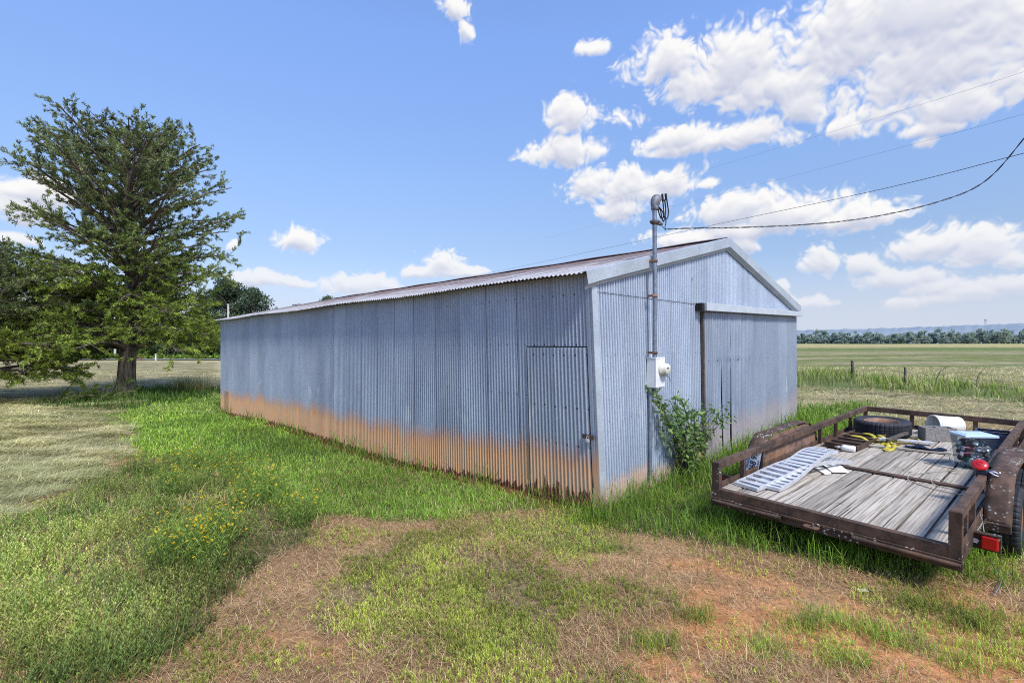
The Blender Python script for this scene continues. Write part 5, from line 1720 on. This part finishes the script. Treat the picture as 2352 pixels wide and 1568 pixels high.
# rear sill: upper angle, step plate, lower plate
mb = MB()
mb.box((.015, -.006, -.062), (TW-.015, .006, .024)); mb.box((.015, .008, .012), (TW-.015, .060, .024))
mb.build("rear_sill", M['rust'], trailer, bevel=.003)
mb = MB()
mb.box((-.03, -.030, -.085), (TW+.012, .05, -.064)); mb.box((-.012, -.012, -.150), (TW+.012, .03, -.087))
mb.build("rear_bumper", M['rust_dark'], trailer, bevel=.004)
for (xa, xb) in ((.02, .69), (1.26, TW+.005)):
    mb = MB(); mb.tube([(xa, -.034, -.098), (xb, -.034, -.098)], .017, n=14)
    mb.tube([(xa+.55 if xa < .5 else xa, -.034, -.098), (xa+.67 if xa < .5 else xa+.10, -.034, -.098)], .023, n=14)
    mb.build("hinge_pipe", M['rust'], trailer)
mb = MB()
mb.prism([(.89, -.085), (.915, -.10), (.99, -.10), (1.015, -.085), (1.015, -.0), (.89, -.0)], .010, M=Matrix.Translation((0, 0, -.098)))
mb.lathe([(.016, .0), (.016, .002), (0, .002)], n=14, mi=1, M=Matrix.Translation((.955, -.06, -.087)))
mb.build("latch_tab", [M['rust'], M['gap']], trailer, bevel=.002)

# rails and posts
def rail(name, lo, hi):
    mb = MB(); mb.box(lo, hi); return mb.build(name, M['rust'], trailer, bevel=.004)
rail("side_rail", (.0, .0, RH-.078), (.062, TL, RH)); rail("side_rail", (TW-.062, .0, RH-.078), (TW, TL, RH))
rail("front_rail", (.064, TL-.062, RH-.082), (TW-.064, TL, RH-.002))
def post(x0_, y0_, x1_, y1_, z0_, mat='rust'):
    mb = MB(); mb.box((x0_, y0_, z0_), (x1_, y1_, RH-.079)); return mb.build("post", M[mat], trailer, bevel=.003)
def cpost(x0_, x1_):
    mb = MB(); mb.box((x0_, -.010, -.062), (x1_, .052, RH-.003)); return mb.build("post", M['rust_lichen'], trailer, bevel=.004)
cpost(-.006, .074); cpost(TW-.074, TW+.006)
for y in (.60, 1.09, 3.02, 3.68, 4.38): post(.008, y, .052, y+.05, -.02)
for y in (.34, .74, 3.05, 3.50, 4.3): post(TW-.052, y, TW-.008, y+.05, -.02)
for x in (.004, .64, 1.40, TW-.056): post(x, TL-.052, x+.052, TL-.006, -.02)

# flat bar across the deck
mb = MB(); mb.box((.40, 1.87, .004), (TW-.08, 1.95, .022)); mb.build("cross_bar", M['rust'], trailer, bevel=.003)

# fenders
FP = [(1.09, -.05), (1.13, .06), (1.21, .19), (1.30, .285), (1.42, .352), (1.58, .368), (2.55, .368), (2.72, .345), (2.86, .28), (2.97, .18), (3.05, .05), (3.08, -.05)]
def fender(xa, xb, outer):
    mb = MB(); n = len(FP); V = []; F = []
    FPd = []
    for i in range(n-1):
        for j in range(4):
            t = j/4; FPd.append((FP[i][0]*(1-t)+FP[i+1][0]*t, FP[i][1]*(1-t)+FP[i+1][1]*t))
    FPd.append(FP[-1]); n = len(FPd); K = 5
    for i, (y, z) in enumerate(FPd):
        for k in range(K):
            f = k/(K-1)
            dent = .007*math.sin(i*.9+k*1.3) + .006*math.sin(i*.37+k*2.2)
            V.append((xa+(xb-xa)*f, y+.3*dent, z+dent-.010*abs(2*f-1)**3))
    for i in range(n-1):
        for k in range(K-1):
            a = i*K+k; F.append((a, a+1, a+K+1, a+K))
    mb.add(V, F, 0, True)
    # rolled outer lip
    V2 = []; F2 = []
    for i, (y, z) in enumerate(FPd):
        c = (2.03, -.1); d = Vector((c[0]-y, c[1]-z)); d.normalize()
        dent = .007*math.sin(i*.9+(K-1)*1.3) + .006*math.sin(i*.37+(K-1)*2.2)
        V2.append((outer, y+.3*dent, z+dent-.010)); V2.append((outer, y+d.x*.045, z+d.y*.045))
    for i in range(n-1): F2.append((2*i, 2*i+1, 2*i+3, 2*i+2))
    mb.add(V2, F2)
    o = mb.build("fender", M['rust_fender'], trailer)
    m = o.modifiers.new("thick", "SOLIDIFY"); m.thickness = .004
    # inner plate seen through the rail
    xi = xa
    pl = [(1.15, -.04), (1.16, .06), (1.24, .19), (1.33, .275), (1.45, .335), (1.60, .350), (2.52, .350), (2.68, .325), (2.82, .26), (2.92, .17), (2.98, -.04)]
    mb = MB(); mb.add([(xi, y, z) for y, z in pl], [tuple(range(len(pl)))])
    ip = mb.build("inner_plate", M['rust_plate'], o)
    m = ip.modifiers.new("thick", "SOLIDIFY"); m.thickness = .005
    # step along the lower rear edge
    mb = MB(); mb.box((min(xa, xb), 1.055, -.115), (max(xa, xb), 1.105, -.045)); mb.build("mud_bar", M['rust_dark'], o, bevel=.005)
    return o
fender(TW+.006, TW+.185, TW+.185); fender(-.006, -.185, -.185)

# wheels
def tyre_mesh(mb, R, W, rim, M4, lug=72):
    prof = [(rim, -W*.40), (rim+.02, -W*.46), (R*.80, -W*.52), (R*.93, -W*.50), (R*.985, -W*.42), (R, -W*.36), (R, -W*.22), (R-.008, -W*.20), (R-.008, -W*.16), (R, -W*.14), (R, -W*.03), (R-.008, -W*.02), (R-.008, W*.02), (R, W*.03), (R, W*.14), (R-.008, W*.16), (R-.008, W*.20), (R, W*.22), (R, W*.36), (R*.985, W*.42), (R*.93, W*.50), (R*.80, W*.52), (rim+.02, W*.46), (rim, W*.40)]
    def mod(k, j):
        r = prof[j][0]
        if r > R*.97 and (k % 4) == 0: return -.007
        if R*.9 < r < R*.97 and (k % 4) == 0: return -.004
        return 0
    mb.lathe(prof, n=lug*2, M=M4, mod=mod, smooth=False)
def rim_mesh(mb, rim, W, M4):
    mb.lathe([(rim+.004, -W*.42), (rim-.014, -W*.38), (rim-.03, -W*.1), (rim-.035, W*.05), (rim*.60, W*.10), (rim*.52, W*.22), (.07, W*.24), (.045, W*.30), (0, W*.32)], n=40, M=M4)
    mb.lathe([(rim+.004, W*.42), (rim-.014, W*.40), (rim-.03, W*.12)], n=40, M=M4)
    for k in range(5):
        a = k*2*PI/5; c = Vector((.075*math.cos(a), .075*math.sin(a), 0))
        mb.tube([M4 @ (c+Vector((0, 0, W*.22))), M4 @ (c+Vector((0, 0, W*.30)))], .010, n=6, mi=0)
def wheel(x, y, sgn):
    Rw = .318; M4 = Matrix.Translation((x, y, -.135)) @ Matrix.Rotation(sgn*PI/2, 4, 'Y')
    mb = MB(); e = bpy.data.objects.new("wheel", None); COL.objects.link(e); e.parent = trailer
    tyre_mesh(mb, Rw, .20, .20, M4); mb.build("tyre", M['rubber'], e)
    mb = MB(); rim_mesh(mb, .20, .20, M4); mb.build("rim", M['rust_rim'], e)
    return e
for y in (1.58, 2.42):
    wheel(TW+.125, y, 1); wheel(-.125, y, -1)
mb = MB()
for y in (1.58, 2.42): mb.tube([(-.03, y, -.165), (TW+.03, y, -.165)], .03, n=10)
mb.build("axle", M['rust_dark'], trailer)

# tail lights on brackets
def tail(xa, xb, lens, lit):
    mb = MB(); mb.box((xa, .60, -.145), (xb, .64, -.006)); mb.box((xa, .58, -.018), (xb, .598, -.004))
    br = mb.build("tail_light", M['rust_dark'], trailer, bevel=.003)
    mb = MB(); mb.box((lens[0], .575, -.132), (lens[1], .598, -.022)); mb.build("lens", M['red_lens' if lit else 'dim_lens'], br, bevel=.012)
    if lit:
        mb = MB(); mb.box((xa+.035, .592, -.10), (xa+.065, .599, -.065)); mb.box((xa+.025, .592, -.085), (xa+.075, .599, -.075)); mb.build("stencil_mark", M['plate'], br)
tail(TW-.04, TW+.165, (TW+.045, TW+.150), True)
tail(-.215, .0, (-.20, -.03), False)

# licence plate on its bracket behind the left rail, lettering running upwards
pb = bpy.data.objects.new("license_plate", None); COL.objects.link(pb); pb.parent = trailer
# plate frame: lower left corner, reading direction e1 (up), text-up direction e2 (towards the left)
Pc = Vector((-.150, 1.045, -.062)); e1 = Vector((.055, .0, .315)).normalized(); nrm = Vector((.05, -1, .0)).normalized(); e2 = nrm.cross(e1).normalized()
e1 = e2.cross(nrm).normalized()
PM = Matrix(((e1.x, e2.x, nrm.x, Pc.x), (e1.y, e2.y, nrm.y, Pc.y), (e1.z, e2.z, nrm.z, Pc.z), (0, 0, 0, 1)))
pb.matrix_local = PM
mb = MB(); mb.box((0, -.152, -.002), (.305, 0, .0)); mb.build("sheet", M['plate'], pb)
mb = MB(); mb.box((-.012, -.168, -.014), (.318, .012, -.004)); mb.build("backing", M['gap'], pb)
def text(body, size, loc, mat, wscale=1.0, parent=pb, name="lettering", ext=.0008, bold=.0):
    cu = bpy.data.curves.new("lettering", "FONT"); cu.body = body; cu.size = size; cu.extrude = ext; cu.offset = bold
    ob = bpy.data.objects.new("lettering", cu); COL.objects.link(ob)
    bpy.context.view_layer.update()
    me = bpy.data.meshes.new_from_object(ob.evaluated_get(bpy.context.evaluated_depsgraph_get()))
    bpy.data.objects.remove(ob)
    o = bpy.data.objects.new(name, me); COL.objects.link(o); o.parent = parent
    o.location = loc; o.scale = (wscale, 1, 1)
    me.materials.clear(); me.materials.append(mat)
    return o
text("968 97", .098, (.052, -.112, .0012), M['ink'], .86, bold=.0015)
text("A", .045, (.016, -.072, .0012), M['ink'], 1.0, bold=.0012); text("A", .045, (.016, -.128, .0012), M['ink'], 1.0, bold=.0012)
text("ARKANSAS", .030, (.075, -.030, .0012), M['ink_blue'], 1.05, bold=.0006)
text("PERMANENT", .024, (.065, -.146, .0012), M['ink_blue'], 1.05, bold=.0005)

# ------------------------------------------------------------------ things lying on the deck
def onT(x, y, z=0.0, rz=0.0, rx=0.0, ry=0.0):
    return TM @ Matrix.Translation((x, y, z)) @ Matrix.Rotation(rz, 4, 'Z') @ Matrix.Rotation(rx, 4, 'X') @ Matrix.Rotation(ry, 4, 'Y')

# aluminium loading ramps: local y along, x across
def ramp(label, Mx, length, hfun, width=.275, n=15):
    root = empty("loading_ramp", label=label, cat="ramp", group=None, matrix=Mx)
    mb = MB()
    N = 26
    for xs in (0, width-.012):
        V = []; F = []
        for i in range(N+1):
            y = length*i/N; z = hfun(i/N)
            dz = .042
            V += [(xs, y, z-dz), (xs+.012, y, z-dz), (xs+.012, y, z), (xs, y, z)]
        for i in range(N):
            a = i*4
            for k in range(4): F.append((a+k, a+4+k, a+4+(k+1) % 4, a+(k+1) % 4))
        F += [(0, 1, 2, 3), (N*4+3, N*4+2, N*4+1, N*4)]
        mb.add(V, F)
    mb.build("side_channel", M['alu'], root)
    for i in range(n):
        t = (i+.5)/n; y = length*t; z = hfun(t); d = (hfun(min(1, t+.02))-hfun(max(0, t-.02)))/(.04*length)
        mb = MB(); mb.box((.0125, -.028, -.006), (width-.0125, .028, .004)); mb.box((.0125, -.028, -.022), (width-.0125, -.024, -.0065))
        o = mb.build("rung", M['alu'], root); o.location = (0, y, z-.004); o.rotation_euler = (math.atan(d), 0, 0)
    mb = MB(); mb.box((0, -.045, hfun(0)-.040), (width, -.001, hfun(0)-.008)); mb.build("end_plate", M['alu'], root)
h1 = lambda t: .052 + .165*sstep(.05, .86, np.float64(t)) - .035*max(0, t-.82)/.18*.6
h2 = lambda t: .046 + .10*math.sin(PI*min(1, t*1.0)*.92)**1.3
ramp("upper arched aluminium ramp of the pair on the trailer deck", onT(.235, .46, .0, -.055), 1.46, h1)
ramp("lower arched aluminium ramp, half hidden under the other ramp", onT(.085, .35, .0, -.185), 1.80, h2)

# two white tiles
def slab(name, poly, z, th, mat, label, cat, rot=None):
    c = Vector((sum(p[0] for p in poly)/len(poly), sum(p[1] for p in poly)/len(poly)))
    mb = MB(); mb.prism([(p[0]-c.x, p[1]-c.y) for p in poly], th)
    o = mb.build(name, mat, bevel=.0015, matrix=onT(c.x, c.y, z, 0, *(rot or (0, 0)))); return tag(o, label, cat)
slab("tile", [(.43, 1.60), (.60, 1.41), (.635, 1.47), (.63, 1.56), (.47, 1.72)], .004, .009, M['tile'], "partly covered white ceramic tile nearest the ramps", "tile")
slab("tile", [(.40, 1.86), (.64, 1.52), (.77, 1.66), (.60, 1.93), (.47, 2.06)], .017, .009, M['tile'], "larger broken white ceramic tile lying on top", "tile", (.0, .02))

# rusty slatted steel ramp on the left
root = empty("steel_ramp", label="rusty slatted steel ramp section lying by the left rail", cat="ramp", matrix=onT(.13, 2.86, .012, -.045))
mb = MB()
mb.box((0, 0, 0), (.008, 1.30, .07)); mb.box((.40, 0, 0), (.408, 1.30, .07)); mb.build("side_bar", M['rust'], root, bevel=.002)
for i in range(6):
    y = .03+i*.235
    mb = MB(); mb.box((.009, y, .052), (.399, y+.055, .058)); mb.box((.009, y, .008), (.399, y+.005, .0515)); mb.build("slat", M['rust'], root)
mb = MB(); mb.box((.0095, .004, .002), (.3985, 1.296, .010)); mb.build("base_sheet", M['rust_dark'], root)

# spray bottle
root = empty("spray_bottle", label="small white plastic spray bottle lying by the steel ramp", cat="bottle", matrix=onT(.41, 2.80, .043, .12, 0, PI/2))
mb = MB(); mb.lathe([(0, -.085), (.038, -.085), (.042, -.078), (.042, .045), (.036, .062), (.018, .078), (.014, .092), (0, .092)], n=24); mb.build("body", M['white_plastic'], root)
mb = MB(); mb.lathe([(.016, .09), (.017, .118), (.010, .122), (.008, .150), (0, .151)], n=16); mb.build("cap", M['white_plastic'], root)
root.matrix_world = onT(.44, 2.80, .043, .05, 0, -PI/2)

# spare tyre
root = empty("spare_tyre", label="spare tyre with rusty steel rim lying flat at the front of the deck", cat="tyre", matrix=onT(.46, 4.36, .125, .3, .02, -.015))
I4 = Matrix.Identity(4)
mb = MB(); tyre_mesh(mb, .365, .215, .225, I4, 80); mb.build("tyre", M['rubber'], root)
mb = MB(); rim_mesh(mb, .225, .215, Matrix.Rotation(PI, 4, 'X')); mb.build("rim", M['rust_rim'], root)
for (x, y, r, lb) in ((-.10, -.06, .4, "torn white rag nearer the left in the spare tyre rim"), (.03, -.12, 1.4, "torn white rag nearer the right in the spare tyre rim")):
    mb = MB(); V = []; F = []
    for i in range(5):
        for j in range(4): V.append((x+(i-2)*.022, y+(j-1.5)*.02, .012+.018*math.sin(i*1.7+j*2.3+r*3)+.01*math.cos(i*2.9+j)))
    for i in range(4):
        for j in range(3): a = i*4+j; F.append((a, a+4, a+5, a+1))
    mb.add(V, F, 0, True)
    tag(mb.build("rag", M['tile'], matrix=onT(.46, 4.36, .115, .3+r)), lb, "rag")

# concrete block
root_m = onT(1.10, 4.48, .0, -.90+PI/2)
bw, bd, bh = .40, .19, .19
mb = MB()
o_ = .032
def hole_box(mb):
    xs = [-bw/2, -bw/2+o_, -.016, .016, bw/2-o_, bw/2]; ys = [-bd/2, -bd/2+o_, bd/2-o_, bd/2]
    solid = lambda i, j: not (j == 1 and i in (1, 3))
    for i in range(5):
        for j in range(3):
            if not solid(i, j): continue
            x0_, x1_, y0_, y1_ = xs[i], xs[i+1], ys[j], ys[j+1]
            mb.add([(x0_, y0_, bh), (x1_, y0_, bh), (x1_, y1_, bh), (x0_, y1_, bh)], [(0, 1, 2, 3)])
            mb.add([(x0_, y0_, 0.003), (x1_, y0_, 0.003), (x1_, y1_, 0.003), (x0_, y1_, 0.003)], [(3, 2, 1, 0)])
            for (di, dj, q) in ((-1, 0, (x0_, y0_, x0_, y1_)), (1, 0, (x1_, y1_, x1_, y0_)), (0, -1, (x1_, y0_, x0_, y0_)), (0, 1, (x0_, y1_, x1_, y1_))):
                ii, jj = i+di, j+dj
                if 0 <= ii < 5 and 0 <= jj < 3 and solid(ii, jj): continue
                mb.add([(q[0], q[1], .003), (q[2], q[3], .003), (q[2], q[3], bh), (q[0], q[1], bh)], [(0, 1, 2, 3)])
hole_box(mb)
tag(mb.build("concrete_block", M['concrete'], matrix=root_m), "grey two-hole concrete block standing on the deck", "block")

# bucket on its side
root = empty("bucket", label="chalky white plastic bucket lying on its side behind the concrete block", cat="bucket", matrix=onT(1.17, 4.98, .172, .60-PI/2+.28) @ Matrix.Rotation(PI/2, 4, 'X'))
mb = MB(); mb.lathe([(.0, -.20), (.135, -.20), (.140, -.19), (.155, .10), (.163, .105), (.163, .118), (.157, .122), (.158, .14), (.168, .145), (.168, .158), (.160, .162), (.162, .178), (.172, .183), (.172, .200), (.158, .200), (.152, .10), (.132, -.18), (0, -.18)], n=44); mb.build("shell", M['bucket'], root)
hb = MB(); hb.tube(catmull([(.168, 0, .15), (.15, .11, .17), (.02, .19, .19), (-.12, .15, .18), (-.168, 0, .15)]), .003, n=6); hb.build("handle", M['wire'], root)
root.matrix_world = TM @ Matrix.Translation((1.13, 4.95, .157)) @ Matrix.Rotation(.74, 4, 'Z') @ Matrix.Rotation(-PI/2-.0, 4, 'Y') @ Matrix.Scale(.92, 4)

# clear storage tote with cans
TT = onT(1.66, 3.0, .006, .74)      # local x along the wide face
root = empty("storage_tote", label="clear plastic tote with pale blue lid, full of cans", cat="tote", matrix=TT)
wt_, dt_, ht_ = .335, .25, .385
def ring(s, z, inset=0): return [(-wt_/2*s+inset, -dt_/2*s+inset, z), (wt_/2*s-inset, -dt_/2*s+inset, z), (wt_/2*s-inset, dt_/2*s-inset, z), (-wt_/2*s+inset, dt_/2*s-inset, z)]
mb = MB(); V = ring(.76, 0) + ring(1, ht_); mb.add(V, [(3, 2, 1, 0)] + [(i, (i+1) % 4, (i+1) % 4+4, i+4) for i in range(4)])
mb.build("box", M['tote'], root)
mb = MB(); V = ring(1.06, ht_-.014) + ring(1.06, ht_+.010) + ring(.98, ht_+.016); mb.add(V, [(3, 2, 1, 0)] + [(i, (i+1) % 4, (i+1) % 4+4, i+4) for i in range(4)] + [(i+4, (i+1) % 4+4, (i+1) % 4+8, i+8) for i in range(4)] + [(8, 9, 10, 11)])
mb.build("lid", M['lid'], root, bevel=.004)
mb = MB(); mb.box((-.14, -.10, ht_+.012), (.14, .10, ht_+.022)); mb.build("lid_panel", M['lid'], root, bevel=.003)
rnd = random.Random(31)
canp = [(0, -.06), (.024, -.06), (.032, -.052), (.033, -.046), (.033, .044), (.026, .056), (.027, .060), (.023, .057), (0, .055)]
can_src = {}
k = 0
for lev in range(5):
    for i in range(5):
        for j in range(2):
            if lev == 0 and i in (0, 4): continue
            if lev == 4 and rnd.random() < .35: continue
            s = .76+.24*(lev*.062+.035)/ht_
            x = (-.5+(i+.5)/5)*wt_*s*.80; y = (-.5+(j+.5)/2)*dt_*s*.70; z = .042+lev*.062
            kind = rnd.choice(['silver', 'maroon', 'maroon', 'maroon', 'maroon', 'maroon', 'green']) if lev > 0 else rnd.choice(['silver', 'green', 'green'])
            mx = TT @ Matrix.Translation((x+rnd.uniform(-.012, .012), y+rnd.uniform(-.01, .01), z)) @ Matrix.Rotation(rnd.choice([0, 0, PI/2])+rnd.uniform(-.35, .35), 4, 'Z') @ Matrix.Rotation(PI/2+rnd.uniform(-.3, .3), 4, 'X')
            if kind not in can_src:
                mb = MB()
                mb.lathe(canp[:4], n=20, mi=0); mb.lathe(canp[3:5], n=20, mi=1); mb.lathe(canp[4:], n=20, mi=0)
                o = mb.build("drink_can", [M['silver'], M[kind]]); can_src[kind] = o
            else:
                o = can_src[kind].copy(); COL.objects.link(o)
            o.matrix_world = mx
            tag(o, {'silver': "silver drink can inside the clear tote", 'maroon': "dark red drink can inside the clear tote", 'green': "green drink can inside the clear tote"}[kind], "can", "drink cans in the clear tote")

# round red lamp tied to the right rail
root = empty("marker_lamp", label="round red lamp tied on the right rail beside the tote", cat="lamp", matrix=onT(TW-.055, 1.38, RH+.085, .15, .75) @ Matrix.Scale(.78, 4))
mb = MB(); mb.lathe([(0, .030), (.03, .029), (.055, .024), (.074, .012), (.078, .0), (.076, -.008), (0, -.010)], n=40)
mb.lathe([(.024, .0325), (.030, .0325), (.030, .029)], n=24); mb.build("lens", M['red_lens'], root)
mb = MB(); mb.lathe([(.070, -.010), (.060, -.035), (.02, -.045), (0, -.045)], n=28); mb.build("housing", M['black'], root)
mb = MB()
rnd = random.Random(6); V = []; F = []
n, kx = 22, 7
for i in range(n):
    a = 2*PI*i/n
    for j in range(kx):
        t = j/(kx-1); r = (.052+.016*math.sin(t*PI)+.007*math.sin(a*5+j*1.9))*(1.0)
        V.append((r*math.cos(a)*1.05, r*math.sin(a)*1.0, -.075+.085*t+.006*math.sin(a*3+j)))
for i in range(n):
    for j in range(kx-1):
        a = i*kx+j; b = ((i+1) % n)*kx+j; F.append((a, b, b+1, a+1))
mb.add(V, F, 0, True)
mb.box((-.048, -.05, -.10), (.048, .05, -.02))
tag(mb.build("cloth", M['tarp'], matrix=onT(TW-.03, 1.42, RH+.05)), "dark blue cloth wound round the rail under the red lamp", "cloth")
mb = MB(); mb.tube(catmull([(0, 0, 0), (.03, -.01, .012), (.055, .0, .0), (.07, -.02, .015)]), .006, n=6); mb.tube(catmull([(.0, 0, 0), (.03, -.03, -.01), (.06, -.03, -.02)]), .006, n=6)
tag(mb.build("tie_string", M['plate'], matrix=onT(TW+.015, 1.36, RH+.035)), "pale string tying the blue cloth to the rail", "string")

# yellow ratchet straps
root = empty("ratchet_strap", label="tangled yellow ratchet strap draped beside the spare tyre", cat="strap", matrix=onT(0, 0, 0))
def ribbon(mb, pts, w=.05, tw=0.0):
    c = catmull(pts, 8); V = []; F = []
    for i, p in enumerate(c):
        d = (c[min(i+1, len(c)-1)]-c[max(i-1, 0)]).normalized(); s = d.cross(Vector((0, 0, 1)))
        if s.length < .1: s = Vector((1, 0, 0))
        s.normalize(); q = Matrix.Rotation(tw*math.sin(i/len(c)*PI*2.0), 3, d); s = q @ s
        V += [p-s*w/2, p+s*w/2]
    for i in range(len(c)-1): F.append((2*i, 2*i+1, 2*i+3, 2*i+2))
    mb.add(V, F, 0, True)
mb = MB()
for pts, w, tw in [
 ([(.28, 3.52, .088), (.36, 3.50, .090), (.44, 3.47, .086), (.53, 3.44, .05), (.62, 3.40, .025), (.70, 3.46, .03)], .048, .35),
 ([(.34, 3.86, .078), (.44, 3.80, .086), (.52, 3.70, .075), (.60, 3.60, .04), (.68, 3.53, .05), (.76, 3.60, .02)], .046, .5),
 ([(.56, 3.98, .02), (.52, 3.86, .075), (.60, 3.76, .085), (.70, 3.74, .045), (.80, 3.80, .02), (.90, 3.92, .02)], .044, .5),
 ([(.58, 3.42, .012), (.66, 3.50, .035), (.74, 3.44, .045), (.77, 3.33, .02), (.75, 3.22, .010)], .060, .3),
 ([(.75, 3.22, .010), (.81, 3.25, .018), (.82, 3.36, .035), (.79, 3.46, .05)], .060, .4),
 ([(.79, 3.46, .045), (.86, 3.45, .03), (.92, 3.48, .012), (.90, 3.56, .010), (.82, 3.60, .02)], .046, .4),
 ([(.66, 3.62, .06), (.70, 3.90, .022), (.78, 4.12, .014), (.90, 4.26, .03), (.96, 4.18, .02)], .046, .6),
 ([(.48, 3.60, .06), (.58, 3.66, .07), (.66, 3.58, .075), (.72, 3.50, .06), (.66, 3.44, .03), (.60, 3.50, .02)], .044, .7),
 ([(.60, 3.56, .05), (.70, 3.62, .055), (.78, 3.54, .04), (.84, 3.62, .02)], .044, .5)]:
    ribbon(mb, pts, w, tw)
st = mb.build("webbing", M['yellow'], root); m = st.modifiers.new("thick", "SOLIDIFY"); m.thickness = .003
mb = MB(); mb.box((.62, 3.50, .07), (.72, 3.56, .085)); mb.box((.62, 3.49, .09), (.71, 3.55, .11)); mb.tube([(.64, 3.48, .085), (.64, 3.59, .085)], .012, n=10); mb.tube([(.70, 3.46, .095), (.70, 3.61, .095)], .010, n=10)
mb.build("ratchet", M['alu'], root, bevel=.002)

def beam(name, a, b, w, h, z, mat, label, cat, tilt=0.0):
    a = Vector(a); b = Vector(b); d = b-a; L = d.length
    mb = MB(); mb.box((-w/2, 0, 0), (w/2, L, h))
    return tag(mb.build(name, M[mat], matrix=TM @ Matrix.Translation((a.x, a.y, z)) @ Matrix.Rotation(math.atan2(-d.x, d.y), 4, 'Z') @ Matrix.Rotation(tilt, 4, 'X'), bevel=.003), label, cat)
beam("metal_bar", (.74, 3.90), (1.13, 4.03), .10, .018, .030, 'alu', "flat pale metal strip between the straps and the concrete block", "bar")
beam("plank", (.50, 3.36), (1.72, 3.72), .17, .026, .003, 'lumber', "weathered grey board lying crosswise in front of the block", "board")
beam("timber_stick", (.72, 3.47), (.80, 4.20), .045, .035, .075, 'stick', "short brown timber stick through the yellow strap", "stick", .015)

# crumpled dark plastic
mb = MB(); V = []; F = []
rnd = random.Random(14); nx, ny = 16, 8
for i in range(nx):
    for j in range(ny):
        u, v = i/(nx-1), j/(ny-1)
        V.append((.92+.42*u, 3.50+.09*u+(v-.5)*.15*(.55+.6*math.sin(u*PI)), .038+.026*math.sin(u*13+v*5)*math.sin(v*PI)*1.0+.018*math.sin(v*9+u*4)*math.sin(u*PI)+.006))
for i in range(nx-1):
    for j in range(ny-1): a = i*ny+j; F.append((a, a+ny, a+ny+1, a+1))
mb.add(V, F, 0, True); tag(mb.build("plastic_sheet", M['tarp'], matrix=TM), "crumpled dark blue plastic on the crosswise board", "plastic")

# dark blue slatted crate at the front right
root = empty("crate", label="dark blue slatted plastic crate in the front right corner", cat="crate", matrix=onT(1.68, 4.62, .004, .10))
w3, d3, h3 = .36, .46, .17
mb = MB(); mb.box((-w3/2, -d3/2, 0), (w3/2, d3/2, .012)); mb.build("base", M['navy'], root)
mb = MB()
for z in (.014, .062, .110, .150):
    hh = .036 if z < .14 else .022
    mb.box((-w3/2, -d3/2, z), (w3/2, -d3/2+.012, z+hh)); mb.box((-w3/2, d3/2-.012, z), (w3/2, d3/2, z+hh))
    mb.box((-w3/2, -d3/2+.013, z), (-w3/2+.012, d3/2-.013, z+hh)); mb.box((w3/2-.012, -d3/2+.013, z), (w3/2, d3/2-.013, z+hh))
for (x, y) in ((-1, -1), (1, -1), (1, 1), (-1, 1)): mb.box((x*(w3/2-.008)-.016, y*(d3/2-.008)-.016, .013), (x*(w3/2-.008)+.016, y*(d3/2-.008)+.016, h3-.004))
mb.box((-w3/2-.012, -d3/2-.012, h3), (w3/2+.012, -d3/2+.016, h3+.014)); mb.box((-w3/2-.012, d3/2-.016, h3), (w3/2+.012, d3/2+.012, h3+.014))
mb.box((-w3/2-.012, -d3/2+.017, h3), (-w3/2+.016, d3/2-.017, h3+.014)); mb.box((w3/2-.016, -d3/2+.017, h3), (w3/2+.012, d3/2-.017, h3+.014))
mb.build("slats", M['navy'], root)

# faded red cord bundle
mb = MB(); rnd = random.Random(17)
for i in range(9):
    p = [(1.36+rnd.uniform(-.05, .05)+.035*k, 4.72+rnd.uniform(-.07, .07)+.02*k, .02+.055*rnd.random()+.02*math.sin(k*.9)) for k in range(6)]
    mb.tube(catmull(p, 6), .0055, n=6)
tag(mb.build("bungee_cord", M['pink'], matrix=TM), "tangle of faded red cord behind the tote", "cord")

# pale flex winding over the planks
pw_ = [(1.40, 3.80, .012), (1.40, 3.45, .008), (1.43, 3.11, .008), (1.34, 2.96, .008), (1.25, 2.83, .008), (1.40, 2.76, .008), (1.56, 2.71, .008), (1.40, 2.40, .008), (1.27, 2.08, .02), (1.26, 1.96, .032), (1.28, 1.83, .012), (1.40, 1.72, .008), (1.53, 1.65, .008), (1.73, 1.62, .008), (1.88, 1.60, .02)]
mb = MB(); mb.tube(catmull(pw_, 8), .0048, n=6)
mb.tube(catmull([(1.60, 1.92, .026), (1.50, 1.95, .045), (1.46, 1.90, .03), (1.52, 1.82, .008), (1.70, 1.78, .008), (1.86, 1.72, .012)], 8), .004, n=6)
tag(mb.build("electric_flex", M['cord'], matrix=TM), "pale electric flex winding over the planks and steel bar", "cord")
mb = MB(); mb.tube(catmull([(TW+.01, .80, .10), (TW+.03, .80, .02), (TW+.05, .76, -.06), (TW+.09, .66, -.02)], 8), .0042, n=6)
mb.tube(catmull([(TW+.03, .80, .02), (TW+.0, .74, -.05), (TW-.02, .68, -.03)], 8), .0042, n=6)
mb.build("light_cable", M['cord'], trailer)
